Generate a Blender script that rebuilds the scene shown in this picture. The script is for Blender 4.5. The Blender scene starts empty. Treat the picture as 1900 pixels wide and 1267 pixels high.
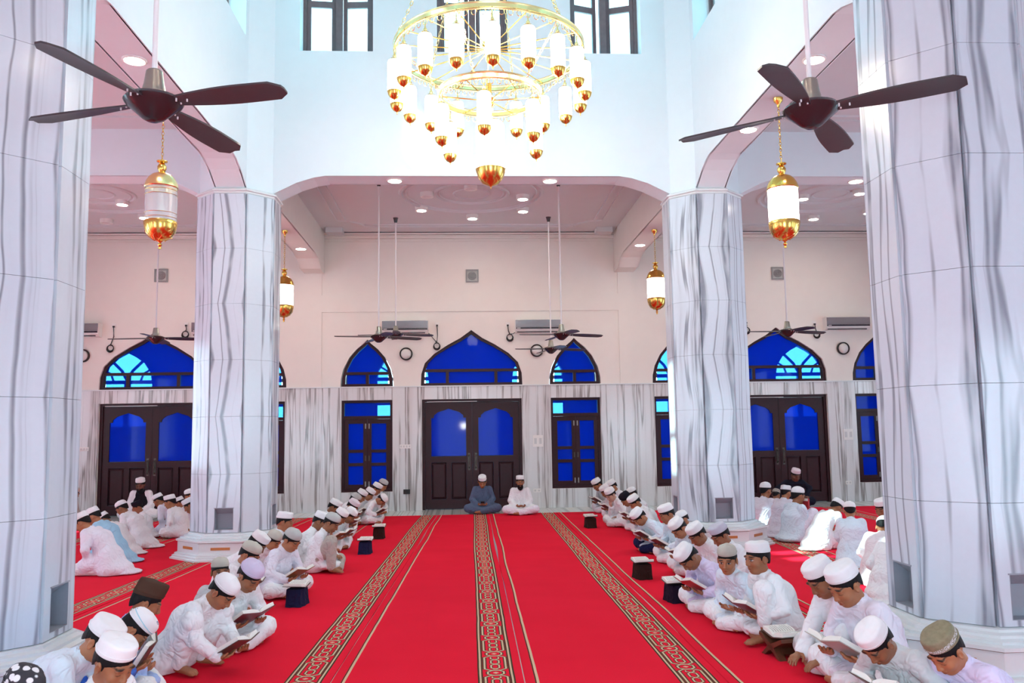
import bpy, bmesh, math, random
import numpy as np
from mathutils import Vector, Matrix
random.seed(4)
SC = bpy.context.scene
COL = SC.collection
PI = math.pi
# ---------------------------------------------------------------- measured plan (metres, camera 1.5 m above the floor)
XC, YN, YF, YW = 3.122, 5.448, 11.341, 17.066     # column lines left/right, near row, far row, back wall
AP, HS = .4707, .195                              # column apothem, half face
ZB, ZCAP, ZARCH, ZCEIL = .327, 4.66, 4.91, 5.54
CAMX = -.1736
# ---------------------------------------------------------------- camera
def basis(yaw, pitch, roll):
    cy, sy, cp, sp = math.cos(yaw), math.sin(yaw), math.cos(pitch), math.sin(pitch)
    f = Vector((sy * cp, cy * cp, sp)); r = Vector((cy, -sy, 0)); u = r.cross(f)
    cr, sr = math.cos(roll), math.sin(roll)
    return r * cr - u * sr, u * cr + r * sr, f
cam = bpy.data.cameras.new('camera'); cam.sensor_width = 36; cam.lens = 1585.6 / 1900 * 36; cam.clip_start = .05
camo = bpy.data.objects.new('camera', cam); COL.objects.link(camo)
r_, u_, f_ = basis(.0580, .1055, .0158)
camo.matrix_world = Matrix(((r_.x, u_.x, -f_.x, CAMX), (r_.y, u_.y, -f_.y, 0), (r_.z, u_.z, -f_.z, 1.5), (0, 0, 0, 1)))
SC.camera = camo
# ---------------------------------------------------------------- sky, sun, flash, exposure
w = bpy.data.worlds.new('sky'); SC.world = w; w.use_nodes = True
bg = w.node_tree.nodes['Background']; bg.inputs[0].default_value = (.56, .84, 1, 1); bg.inputs[1].default_value = 3.9
sun = bpy.data.lights.new('sun', 'SUN'); sun.energy = 15; sun.angle = .012; sun.color = (1, .96, .9)
suno = bpy.data.objects.new('sun', sun); COL.objects.link(suno)
suno.rotation_euler = Vector((1, .235, -1.03)).to_track_quat('-Z', 'Y').to_euler()
fl = bpy.data.lights.new('camera_flash', 'POINT'); fl.energy = 60; fl.shadow_soft_size = .07; fl.color = (.90, .96, 1)
flo = bpy.data.objects.new('camera_flash', fl); COL.objects.link(flo); flo.location = (CAMX, -.05, 1.78)
SC.view_settings.view_transform = 'Standard'; SC.view_settings.look = 'None'; SC.view_settings.gamma = 1
SC.view_settings.use_curve_mapping = False; SC.view_settings.exposure = 0.93
SC.cycles.use_denoising = True
SC.cycles.sample_clamp_indirect = 6
SC.cycles.max_bounces = 6; SC.cycles.diffuse_bounces = 4; SC.cycles.glossy_bounces = 2; SC.cycles.transmission_bounces = 2; SC.cycles.transparent_max_bounces = 8
SC.cycles.caustics_reflective = False; SC.cycles.caustics_refractive = False
SC.cycles.use_adaptive_sampling = True; SC.cycles.adaptive_threshold = .07
# ---------------------------------------------------------------- node expressions
class E_:
    """a socket with arithmetic: builds math nodes"""
    def __init__(s, t, k): s.t, s.k = t, k
    def _m(s, op, *a):
        n = s.t.nodes.new('ShaderNodeMath'); n.operation = op
        for i, x in enumerate(a):
            if isinstance(x, E_): s.t.links.new(x.k, n.inputs[i])
            else: n.inputs[i].default_value = x
        return E_(s.t, n.outputs[0])
    def __add__(s, o): return s._m('ADD', s, o)
    __radd__ = __add__
    def __sub__(s, o): return s._m('SUBTRACT', s, o)
    def __rsub__(s, o): return s._m('SUBTRACT', o, s)
    def __mul__(s, o): return s._m('MULTIPLY', s, o)
    __rmul__ = __mul__
    def __truediv__(s, o): return s._m('DIVIDE', s, o)
    def abs(s): return s._m('ABSOLUTE', s)
    def mx(s, o): return s._m('MAXIMUM', s, o)
    def mn(s, o): return s._m('MINIMUM', s, o)
    def mod(s, o): return s._m('FLOORED_MODULO', s, o)
    def lt(s, o): return s._m('LESS_THAN', s, o)
    def gt(s, o): return s._m('GREATER_THAN', s, o)
    def pw(s, o): return s._m('POWER', s, o)
    def sqrt(s): return s._m('SQRT', s)
    def clamp(s):
        r = s._m('ADD', s, 0.); r.k.node.use_clamp = True; return r
    def smooth(s, a, b):
        n = s.t.nodes.new('ShaderNodeMapRange'); n.interpolation_type = 'SMOOTHSTEP'
        s.t.links.new(s.k, n.inputs[0]); n.inputs[1].default_value = a; n.inputs[2].default_value = b
        return E_(s.t, n.outputs[0])
class Mat:
    def __init__(s, name, rough=.5, col=(.8, .8, .8), metal=0, spec=.5):
        s.m = bpy.data.materials.new(name); s.m.use_nodes = True; s.t = s.m.node_tree; s.n = s.t.nodes
        s.b = s.n['Principled BSDF']; s.b.inputs['Roughness'].default_value = rough; s.b.inputs['Base Color'].default_value = (*col, 1)
        s.b.inputs['Metallic'].default_value = metal; s.b.inputs['Specular IOR Level'].default_value = spec
    def xyz(s, kind='Object', uv=None):
        if uv: n = s.n.new('ShaderNodeUVMap'); n.uv_map = uv; o = n.outputs[0]
        else: o = s.n.new('ShaderNodeTexCoord').outputs[kind]
        p = s.n.new('ShaderNodeSeparateXYZ'); s.t.links.new(o, p.inputs[0])
        return [E_(s.t, q) for q in p.outputs]
    def vec(s, *a):
        c = s.n.new('ShaderNodeCombineXYZ')
        for i, x in enumerate(a):
            if isinstance(x, E_): s.t.links.new(x.k, c.inputs[i])
            else: c.inputs[i].default_value = x
        return c.outputs[0]
    def noise(s, v, scale=5, detail=3, rough=.5, dist=0):
        n = s.n.new('ShaderNodeTexNoise'); s.t.links.new(v, n.inputs['Vector'])
        n.inputs['Scale'].default_value = scale; n.inputs['Detail'].default_value = detail; n.inputs['Roughness'].default_value = rough; n.inputs['Distortion'].default_value = dist
        return E_(s.t, n.outputs[0])
    def attr(s, name, typ='OBJECT', out='Fac'):
        n = s.n.new('ShaderNodeAttribute'); n.attribute_name = name; n.attribute_type = typ
        return E_(s.t, n.outputs[out]) if out == 'Fac' else n.outputs[out]
    def mix(s, f, a, b):
        n = s.n.new('ShaderNodeMix'); n.data_type = 'RGBA'
        if isinstance(f, E_): s.t.links.new(f.k, n.inputs[0])
        else: n.inputs[0].default_value = f
        for k, x in ((6, a), (7, b)):
            if isinstance(x, tuple): n.inputs[k].default_value = (*x, 1)
            else: s.t.links.new(x, n.inputs[k])
        return n.outputs[2]
    def color(s, o): s.t.links.new(o, s.b.inputs['Base Color']); return s
    def rough(s, e): s.t.links.new(e.k, s.b.inputs['Roughness']); return s
    def bump(s, e, strength=.3, dist=.01):
        n = s.n.new('ShaderNodeBump'); n.inputs['Strength'].default_value = strength; n.inputs['Distance'].default_value = dist
        s.t.links.new(e.k, n.inputs['Height']); s.t.links.new(n.outputs[0], s.b.inputs['Normal']); return s
    def emit(s, col, st): s.b.inputs['Emission Color'].default_value = (*col, 1); s.b.inputs['Emission Strength'].default_value = st; return s
MATS = {}
def flat(name, col, rough=.5, metal=0, spec=.5, grain=0., scale=40):
    if name in MATS: return MATS[name]
    M = Mat(name, rough, col, metal, spec)
    if grain:
        n = M.noise(M.n.new('ShaderNodeTexCoord').outputs['Object'], scale, 2, .6)
        M.color(M.mix(n, tuple(c * (1 - grain) for c in col), tuple(min(1, c * (1 + grain)) for c in col)))
        if grain > .11: M.bump(n, .12, .004)
    MATS[name] = M.m; return M.m
def marble(name, base, vein, warm, bookmatch=True, dens=1., slant=.12, wav=.05):
    M = Mat(name, .16, base, 0, .5)
    x, y, z = M.xyz(); sd = M.attr('seed'); zz = z * M.attr('flip') if bookmatch else z
    lo = M.noise(M.vec(x * 1.5, sd * 13.7, zz * 1.3), 1.3, 2) - .5
    p = x + zz * slant * (M.noise(M.vec(sd * 5.1, 3.3, sd), 1., 0) * 4 - 2) + lo * wav
    n1 = M.noise(M.vec(p * 6.0 * dens, sd * 9.3, zz * .22), 1., 2, .5)
    n2 = M.noise(M.vec(p * 15 * dens, sd * 4.1 + 7, zz * .35), 1., 2, .6)
    n3 = M.noise(M.vec(p * 3.4 * dens, sd * 3.1 + 2, zz * .12), 1., 2, .5)
    brk = M.noise(M.vec(p * 9, sd * 2.2, zz * 2.2), 1., 1).smooth(.30, .55)
    l1 = ((n1 - .5).abs() * 2).smooth(.085, .0); l2 = ((n2 - .47).abs() * 2).smooth(.12, .0)
    band = n3.smooth(.50, .66); fine = M.noise(M.vec(x, y, z), 22, 2, .7)
    c = M.mix(band * .55, base, warm)
    c = M.mix(l1 * (.35 + .6 * brk), c, vein); c = M.mix(l2 * band * .8 * brk, c, vein)
    c = M.mix((fine - .5) * .22 + .05, c, tuple(v * .75 for v in base)); M.color(c)
    MATS[name] = M.m; return M.m
def cloth(name, col, rough=.9, crease=True):
    if name in MATS: return MATS[name]
    M = Mat(name, rough, col, 0, .15); tc = M.n.new('ShaderNodeTexCoord').outputs['Object']
    if crease:
        n = M.noise(tc, 5.5, 2, .5, 1.3); n2 = M.noise(tc, 10, 1, .5, .7)
        M.bump((n - .5).abs().smooth(.0, .10) + (n2 - .5).abs().smooth(.0, .12) * .6 + n * 2., .48, .012)
    else:
        n = M.noise(tc, 22, 2, .5); M.color(M.mix(n, tuple(c * .92 for c in col), tuple(min(1, c * 1.05) for c in col)))
    MATS[name] = M.m; return M.m
white_paint = flat('white_paint', (.76, .82, .86), .75, grain=.02, scale=6)
cream_paint = flat('cream_paint', (.82, .77, .72), .8, grain=.03, scale=4)
ceil_paint = flat('ceiling_paint', (.66, .66, .68), .8, grain=.02, scale=4)
col_marble = marble('column_marble', (.65, .715, .79), (.23, .25, .30), (.48, .52, .58), dens=.85, slant=.16)
wall_marble = marble('wall_marble', (.74, .75, .76), (.27, .25, .24), (.58, .55, .54), False, 1.05, .012, .03)
base_marble = flat('base_marble', (.74, .77, .78), .25, grain=.03, scale=5)
floor_marble = marble('floor_marble', (.74, .78, .74), (.40, .45, .42), (.6, .66, .62), False, 1.2, .02)
wood = flat('dark_wood', (.036, .011, .015), .36, spec=.22, grain=.25, scale=18)
orange_inlay = flat('orange_stone', (.52, .19, .05), .3, grain=.1, scale=30)
slate = flat('slate_niche', (.30, .32, .37), .45, grain=.05)
grout = flat('grout', (.45, .44, .45), .8)
gold = flat('polished_gold', (.80, .50, .12), .20, 1)
gold2 = flat('pale_gold', (.92, .72, .34), .24, 1)
bronze = flat('fan_metal', (.36, .35, .30), .3, .9)
fan_dark = flat('fan_dark', (.028, .018, .022), .22)
fan_blade = flat('fan_blade', (.045, .036, .042), .38, grain=.15, scale=12)
steel = flat('rod_white', (.78, .76, .78), .3)
plastic = flat('white_plastic', (.82, .80, .78), .4)
ac_panel = flat('ac_mirror_panel', (.30, .29, .31), .12, .6)
ac_dark = flat('ac_dark', (.02, .015, .025), .25)
black = flat('black_rubber', (.012, .011, .012), .5)
grey_box = flat('grey_metal', (.30, .30, .30), .5)
dark_metal = flat('handle_metal', (.10, .09, .08), .35, .8)
def glass_mat(name, tint, clear, rough=.06, base=None, spec=.5):
    M = Mat(name, rough, base or tint, 0, spec); n = M.n
    tr = n.new('ShaderNodeBsdfTransparent'); tr.inputs[0].default_value = (*tint, 1)
    mx = n.new('ShaderNodeMixShader'); mx.inputs[0].default_value = clear
    out = n['Material Output']; M.t.links.new(M.b.outputs[0], mx.inputs[1]); M.t.links.new(tr.outputs[0], mx.inputs[2]); M.t.links.new(mx.outputs[0], out.inputs[0])
    MATS[name] = M.m; return M.m
blue_glass = glass_mat('blue_glass', (.32, .70, 1.), .55, .03, (.0, .035, .92), .15)
blue_film = glass_mat('blue_film_glass', (.05, .28, 1.), .20, .05, (.0, .03, .66), .10)
pale_glass = glass_mat('pale_glass', (.75, .98, .98), .75)
clear_glass = glass_mat('clear_lantern_glass', (.93, .93, .95), .62)
def lamp_mat(name, col, st):
    M = Mat(name, .4, (.9, .9, .88)); M.emit(col, st); MATS[name] = M.m; return M.m
lamp_white = lamp_mat('lamp_glass', (1, .94, .84), 8)
lamp_warm = lamp_mat('downlight_lit', (1, .86, .72), 72)
lamp_off = flat('downlight_unlit', (.72, .68, .68), .4)
# ---------------------------------------------------------------- mesh helpers
class MB:
    def __init__(s): s.v, s.f = [], []
    def add(s, vs, fs):
        o = len(s.v); s.v += [tuple(p) for p in vs]; s.f += [tuple(i + o for i in f) for f in fs]; return s
    def box(s, a, b, ch=0):
        (x0, y0, z0), (x1, y1, z1) = a, b
        s.add([(x0, y0, z0), (x1, y0, z0), (x1, y1, z0), (x0, y1, z0), (x0, y0, z1), (x1, y0, z1), (x1, y1, z1), (x0, y1, z1)],
              [(0, 3, 2, 1), (4, 5, 6, 7), (0, 1, 5, 4), (1, 2, 6, 5), (2, 3, 7, 6), (3, 0, 4, 7)]); return s
    def prism(s, poly, a, b, axis='y'):
        """extrude a 2-D polygon between a and b along an axis; polygon in (x,z) for y, (y,z) for x, (x,y) for z"""
        n = len(poly)
        def P(p, t): return {'y': (p[0], t, p[1]), 'x': (t, p[0], p[1]), 'z': (p[0], p[1], t)}[axis]
        vs = [P(p, a) for p in poly] + [P(p, b) for p in poly]
        s.add(vs, [tuple(range(n))[::-1], tuple(range(n, 2 * n))] + [(i, (i + 1) % n, n + (i + 1) % n, n + i) for i in range(n)]); return s
    def ring(s, outer, inner, a, b, axis='y'):
        """frame between two polygons with the same number of points"""
        n = len(outer)
        def P(p, t): return {'y': (p[0], t, p[1]), 'x': (t, p[0], p[1]), 'z': (p[0], p[1], t)}[axis]
        vs = [P(p, a) for p in outer] + [P(p, a) for p in inner] + [P(p, b) for p in outer] + [P(p, b) for p in inner]
        fs = []
        for i in range(n):
            j = (i + 1) % n
            fs += [(i, j, n + j, n + i), (2 * n + i, 3 * n + i, 3 * n + j, 2 * n + j), (i, 2 * n + i, 2 * n + j, j), (n + i, n + j, 3 * n + j, 3 * n + i)]
        s.add(vs, fs); return s
    def lathe(s, prof, seg=24, c=(0, 0, 0), ell=1.):
        n = len(prof); vs = []; fs = []
        for i in range(seg):
            a = 2 * PI * i / seg
            vs += [(c[0] + r * math.cos(a), c[1] + ell * r * math.sin(a), c[2] + z) for r, z in prof]
        for i in range(seg):
            j = (i + 1) % seg
            for k in range(n - 1): fs.append((i * n + k, j * n + k, j * n + k + 1, i * n + k + 1))
        s.add(vs, fs); return s
    def tube(s, pts, r, seg=8, closed=False):
        pts = [Vector(p) for p in pts]; n = len(pts); vs = []; fs = []
        rr = r if isinstance(r, (list, tuple)) else [r] * n
        up = Vector((0, 0, 1))
        for i, p in enumerate(pts):
            a = pts[(i - 1) % n] if (closed or i > 0) else p; b = pts[(i + 1) % n] if (closed or i < n - 1) else p
            t = (b - a).normalized() if (b - a).length > 1e-9 else Vector((0, 0, 1))
            q = t.cross(up)
            if q.length < .05: q = t.cross(Vector((1, 0, 0)))
            q.normalize(); u = q.cross(t)
            vs += [tuple(p + rr[i] * (q * math.cos(2 * PI * k / seg) + u * math.sin(2 * PI * k / seg))) for k in range(seg)]
        for i in range(n if closed else n - 1):
            j = (i + 1) % n
            for k in range(seg): l = (k + 1) % seg; fs.append((i * seg + k, i * seg + l, j * seg + l, j * seg + k))
        if not closed: fs += [tuple(range(seg))[::-1], tuple(range((n - 1) * seg, n * seg))]
        s.add(vs, fs); return s
    def torus(s, R, r, z=0, seg=48, k=8): return s.tube([(R * math.cos(2 * PI * i / seg), R * math.sin(2 * PI * i / seg), z) for i in range(seg)], r, k, True)
    def mesh(s, name, m, smooth=False, ang=None):
        me = bpy.data.meshes.new(name); me.from_pydata(s.v, [], s.f); me.update()
        bm = bmesh.new(); bm.from_mesh(me); bmesh.ops.remove_doubles(bm, verts=bm.verts, dist=1e-5); bmesh.ops.recalc_face_normals(bm, faces=bm.faces); bm.to_mesh(me); bm.free()
        if m: me.materials.append(m)
        if smooth: me.shade_smooth() if ang is None else me.set_sharp_from_angle(angle=ang)
        if smooth and ang is not None:
            me.polygons.foreach_set('use_smooth', [True] * len(me.polygons))
        return me
    def build(s, name, m, parent=None, smooth=False, ang=math.radians(40), loc=None, rz=0):
        return put(s.mesh(name, m, smooth, ang if smooth else None), name, parent, loc, rz)
def put(me, name, parent=None, loc=None, rz=0):
    o = bpy.data.objects.new(name, me); COL.objects.link(o)
    if parent: o.parent = parent
    if loc is not None: o.location = loc
    if rz: o.rotation_euler = (0, 0, rz)
    return o
def tag(o, label=None, cat=None, group=None, kind=None):
    if label: o['label'] = label
    if cat: o['category'] = cat
    if group: o['group'] = group
    if kind: o['kind'] = kind
    return o
def empty(name, loc=(0, 0, 0), rz=0):
    o = bpy.data.objects.new(name, None); COL.objects.link(o); o.location = loc; o.rotation_euler = (0, 0, rz); o.empty_display_size = .1; return o
def struct(o): o['kind'] = 'structure'; return o
def copy_tree(o, parent=None):
    c = o.copy(); COL.objects.link(c); c.parent = parent
    for ch in list(o.children): copy_tree(ch, c)
    return c
def npmesh(name, V, F, mats):
    me = bpy.data.meshes.new(name); me.vertices.add(len(V)); me.vertices.foreach_set('co', np.asarray(V, np.float32).ravel())
    F = np.asarray(F, np.int32); n = F.shape[1]
    me.loops.add(F.size); me.loops.foreach_set('vertex_index', F.ravel()); me.polygons.add(len(F))
    me.polygons.foreach_set('loop_start', np.arange(0, F.size, n, dtype=np.int32)); me.polygons.foreach_set('loop_total', np.full(len(F), n, np.int32))
    me.polygons.foreach_set('use_smooth', np.ones(len(F), bool))
    for m in mats: me.materials.append(m)
    me.update(calc_edges=True); me.validate(); return me
def octo(a, cx=0, cy=0): 
    R = a / math.cos(PI / 8); return [(cx + R * math.cos(PI / 8 + k * PI / 4), cy + R * math.sin(PI / 8 + k * PI / 4)) for k in range(8)]
# ---------------------------------------------------------------- floor
fb = MB().box((-9.6, -.6, -.12), (9.6, YW + .3, 0)).build('floor', floor_marble); struct(fb); fb['seed'] = .3; fb['flip'] = 1.
def carpet_material():
    M = Mat('red_carpet', .95, (.6, .01, .03), 0, .1)
    U = M.xyz(uv='right'); L = M.xyz(uv='left'); u, v = U[0], U[1]; l = L[0]
    wob = (M.noise(M.vec(v * .8, u * .3, 0.), 2., 2) - .5) * .012
    x = (u - .165 + wob).abs()                      # from the middle of the woven band
    P = .46; t = (v.mod(P) - P / 2)
    at = t.abs(); ends = (P / 2 - at)                # distance from the joint between two frames
    def octf(ax, ay, hx, hy, c): return (ax - hx).mx(ay - hy).mx((ax + ay - (hx + hy - c)) * .7071)
    frame = octf(x, at, .068, .172, .035).abs()
    small = octf(x, ends, .050, .052, .028).abs()
    tc = (t.abs() - .055).abs() 
    link = octf(x, ((v + .0).mod(.11) - .055).abs(), .026, .050, .018).abs()
    inside = octf(x, at, .050, .150, .03).lt(0.)
    line = frame.mn(small).lt(.0062).mx((link.lt(.0052)) * inside).mx((x * 1 + ends).mn(1.).lt(.02))
    dark = frame.mn(small).lt(.0135).mx((link.lt(.0115)) * inside)
    edge1 = (x - .098).abs().lt(.006); edge1d = (x - .109).abs().lt(.0055).mx((x - .087).abs().lt(.0045))
    tan = (l - .075 + wob).abs().lt(.008); tand = (l - .062 + wob).abs().lt(.004)
    nz = M.noise(M.vec(u * 1., v * 1., 0.), 1.1, 2, .6); fib = M.noise(M.vec(u, v * .4, 0.), 160, 1, .6)
    red = M.mix(nz, (.72, .006, .028), (.88, .013, .046)); red = M.mix((fib - .5) * .5 + .1, red, (.56, .004, .020))
    c = M.mix(dark.mx(edge1d).mx(tand) * x.lt(.13).mx(tand), red, (.060, .040, .022))
    c = M.mix((line * x.lt(.085)).mx(edge1).mx(tan), c, (.62, .49, .32)); M.color(c)
    return M.m
carpet_mat = carpet_material()
bn = [-8.4, -7.2, -6.0, -4.80, -3.60, -2.25, -1.00, .18, 1.38, 2.60, 3.85, 5.05, 6.25, 7.45, 8.65]
bf = [-8.0, -6.8, -5.6, -4.35, -2.95, -1.80, -.67, .28, 1.52, 2.85, 4.40, 5.60, 6.80, 8.00, 9.20]
cl = ['fourth strip out beyond the marble columns by the end wall', 'third strip out, behind the bearded teacher in the vest', 'under the boys facing the teacher in the black vest', 'its woven border ending at the far white column base', 'under the backs of the reading row by the columns', 'under the seated reading row with the lilac skullcap boy', 'open red aisle strip before the door, woven border at centre', 'open red aisle strip in front of the two seated men', 'under the reading row with the wooden book stand', 'strip behind the reading row, woven border by the column base', 'under the boys seated before the teacher in dark clothes', 'second strip beyond the teacher in dark clothes', 'third strip beyond the teacher in dark clothes', 'outermost strip beyond the columns']
for i in range(14):
    n = 56; vs = []; fs = []; uvr = []; uvl = []
    for j in range(n + 1):
        y = -.5 + (15.96 + .5) * j / n; t = (y - 5.3) / 10.7
        a = bn[i] + (bf[i] - bn[i]) * t + .004 + .010 * math.sin(y * 1.7 + i) * (1 if j < n else 0) * max(0, math.sin(y * .6 + i * 2)); b = bn[i + 1] + (bf[i + 1] - bn[i + 1]) * t - .004 - .014 * max(0, math.sin(y * .55 + i * 1.3)) ** 3
        hump = .004 * max(0, math.sin(y * .8 + i)) ** 2
        for x, z in ((a, 0.), (a, .008 + hump), (b, .008 + hump), (b, 0.)): vs.append((x, y, z)); uvr.append((b - x, y)); uvl.append((x - a, y))
    for j in range(n):
        for k in range(3): p = j * 4 + k; fs.append((p, p + 1, p + 5, p + 4))
    fs += [(3, 2, 1, 0), (n * 4, n * 4 + 1, n * 4 + 2, n * 4 + 3)]
    me = bpy.data.meshes.new('carpet_strip'); me.from_pydata(vs, [], fs); me.materials.append(carpet_mat)
    for nm, src in (('right', uvr), ('left', uvl)):
        ul = me.uv_layers.new(name=nm)
        for lp in me.loops: ul.data[lp.index].uv = src[lp.vertex_index]
    o = put(me, 'carpet_strip'); tag(o, 'red carpet ' + cl[i] if cl[i][0] != 'o' else 'red carpet, ' + cl[i], 'carpet', 'carpet strips laid side by side')
# ---------------------------------------------------------------- back wall with door, window and fanlight openings
DOORX = (-2 * XC, 0, 2 * XC); WINX = [d + s * 2.073 for d in DOORX for s in (-1, 1)]
DW, WW, ZD, ZWB, ZW = .993, .50, 2.169, .375, 2.423
big_arch = [(1, 0), (.99, .237), (.92, .452), (.74, .635), (.46, .818), (.22, .947), (0, 1.109)]
small_arch = [(1, 0), (.99, .154), (.90, .35), (.68, .575), (.40, .743), (.11, .869), (0, .933)]
def arch(c, hw, z0, prof, d=0):
    p = [(c - f * hw, z0 + h) for f, h in prof]; p += [(c + f * hw, z0 + h) for f, h in prof[-2::-1]]; return p
wall = MB(); T = YW + .26; ops = sorted([(x, DW, 0, ZD) for x in DOORX] + [(x, WW, ZWB, ZD) for x in WINX])
ex = 9.4; cur = -ex
for x, hw, z0, z1 in ops:
    wall.box((cur, YW, 0), (x - hw, T, ZW)); wall.box((x - hw, YW, z1), (x + hw, T, ZW))
    if z0 > 0: wall.box((x - hw, YW, 0), (x + hw, T, z0))
    cur = x + hw
wall.box((cur, YW, 0), (ex, T, ZW)); cur = -ex
for x, hw, z0, z1 in ops:
    h = hw + .02; pr = big_arch if hw > .8 else small_arch
    wall.box((cur, YW, ZW), (x - h, T, 5.7)); a = arch(x, h, ZW + .02, pr)
    wall.prism([(x - h, ZW), (x - h, ZW + .02), (x + h, ZW + .02), (x + h, ZW)], YW, T)
    wall.prism(a[:len(pr)] + [(x, 5.7), (x - h, 5.7)], YW, T); wall.prism(a[len(pr) - 1:] + [(x + h, 5.7), (x, 5.7)], YW, T); cur = x + h
wall.box((cur, YW, ZW), (ex, T, 5.7))
wall_back = struct(wall.build('wall_back', cream_paint))
# plaster bands round the two recessed panels of the middle bay, crown moulding
pb = MB().box((-3.32, YW - .025, 3.93), (3.32, YW, 4.27)); [pb.box((a, YW - .025, z0), (b, YW, z1)) for a, b in ((-3.32, -2.97), (2.99, 3.32)) for z0, z1 in ((ZW + .016, 3.93), (4.27, 4.71))]
struct(pb.build('trim_1', cream_paint))
cr = MB()
for x0, x1 in ((-9.4, -3.32), (-2.93, 2.93), (3.32, 9.4)):
    for k, (d, z) in enumerate(((.10, 5.49), (.07, 5.45), (.045, 5.42), (.02, 5.36))): cr.box((x0, YW - d, z), (x1, YW, z + .03))
struct(cr.build('trim_2', cream_paint))
struct(MB().box((-ex, YW - .04, ZW - .004), (ex, YW, ZW + .016)).build('trim_3', base_marble))
# marble slabs of the wainscot
def slab(parent, x0, x1, z0, z1, seed):
    g = .0012; me = MB().box((x0 - (x0 + x1) / 2 + g, -.011, -(z1 - z0) / 2 + g), ((x1 - x0) / 2 - g, .011, (z1 - z0) / 2 - g)).mesh('marble_slab', wall_marble)
    o = put(me, 'marble_slab', parent, ((x0 + x1) / 2, YW - .0115, (z0 + z1) / 2)); o['seed'] = seed; o['flip'] = 1.
def run(x0, x1, z0, z1, w):
    n = max(1, round((x1 - x0) / w))
    for i in range(n): slab(wall_back, x0 + (x1 - x0) * i / n, x0 + (x1 - x0) * (i + 1) / n, z0, z1, random.random() * 9)
cur = -ex
for x, hw, z0, z1 in ops + [(ex, 0, 0, 0)]:
    if x - hw - cur > .05: run(cur, x - hw, 0, ZW - .004, .36)
    if hw:
        run(x - hw, x + hw, z1, ZW - .004, .40)
        if z0: run(x - hw, x + hw, 0, z0, .5)
    cur = x + hw
# ---------------------------------------------------------------- side walls, veranda behind the blue glass
for nm, s in (('wall_left', -1), ('wall_right', 1)):
    m = MB(); a, b = sorted((s * 9.36, s * 9.6)); m.box((a, YF - .2, 3.3), (b, T, 5.7)); m.box((a, YF - .2, 0), (b, T, .9)); [m.box((a, y0, .9), (b, y1, 3.3)) for y0, y1 in (((YF - .2, 12.6), (13.8, T)) if s < 0 else ((YF - .2, 13.4), (14.6, T)))]; m.box((a, -.6, 3.3), (b, YF - .2, 5.7)); m.box((a, -.6, 0), (b, YF - .2, .9))
    for y, d in ((-.6, 1.5), (2.0, 1.9), (YN - .9, 1.8), (8.0, .9), (10.0, 1.2)): m.box((a, y, .9), (b, y + d, 3.3))
    struct(m.build(nm, white_paint))
fw = MB().box((-9.6, -.85, 2.6), (9.6, -.6, 5.7)); [fw.box((x0, -.85, 0), (x1, -.6, 2.6)) for x0, x1 in ((-9.6, -7.4), (-5.4, -1.2), (1.2, 5.4), (7.4, 9.6))]; struct(fw.build('wall_front', white_paint))
v = MB(); OY = YW + 2.7; cur = -9.6; oarch = [(1, 0), (1, .95), (.93, 1.2), (.70, 1.42), (.38, 1.56), (0, 1.68)]
v.box((-9.6, T, -.15), (9.6, OY + 3, -.02)); v.box((-9.6, T, 4.05), (9.6, OY + .3, 4.25)); v.box((-9.75, T, 0), (-9.6, OY + .3, 4.2)); v.box((9.6, T, 0), (9.75, OY + .3, 4.2))
for c in (-7.8, -4.68, -1.56, 1.56, 4.68, 7.8):
    h = .6; v.box((cur, OY, 0), (c - h, OY + .25, 4.2)); v.box((c - h, OY, 0), (c + h, OY + .25, 1.76)); a = arch(c, h, 1.76, oarch); n = len(oarch)
    v.prism(a[:n] + [(c, 4.2), (c - h, 4.2)], OY, OY + .25); v.prism(a[n - 1:] + [(c + h, 4.2), (c, 4.2)], OY, OY + .25); cur = c + h
v.box((cur, OY, 0), (9.6, OY + .25, 4.2)); vo = struct(v.build('wall_veranda', flat('veranda_paint', (.28, .30, .33), .8)))
for c in (-7.8, -4.68, -1.56, 1.56, 4.68, 7.8):
    g = MB()
    for z in (2.16, 2.72): g.box((c - .6, OY + .08, z), (c + .6, OY + .16, z + .08))
    for s in (-1, 1): g.tube([(c, OY + .12, 2.8), (c + s * .12, OY + .12, 3.02), (c + s * .34, OY + .12, 3.24)], .035, 6); g.tube([(c + s * .30, OY + .12, 2.78), (c + s * .36, OY + .12, 2.95), (c + s * .52, OY + .12, 3.05)], .025, 6)
    g.box((c - .05, OY + .08, 1.76), (c + .05, OY + .16, 2.76)); g.build('tracery', flat('tracery_grey', (.35, .37, .42), .6), vo)
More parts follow.
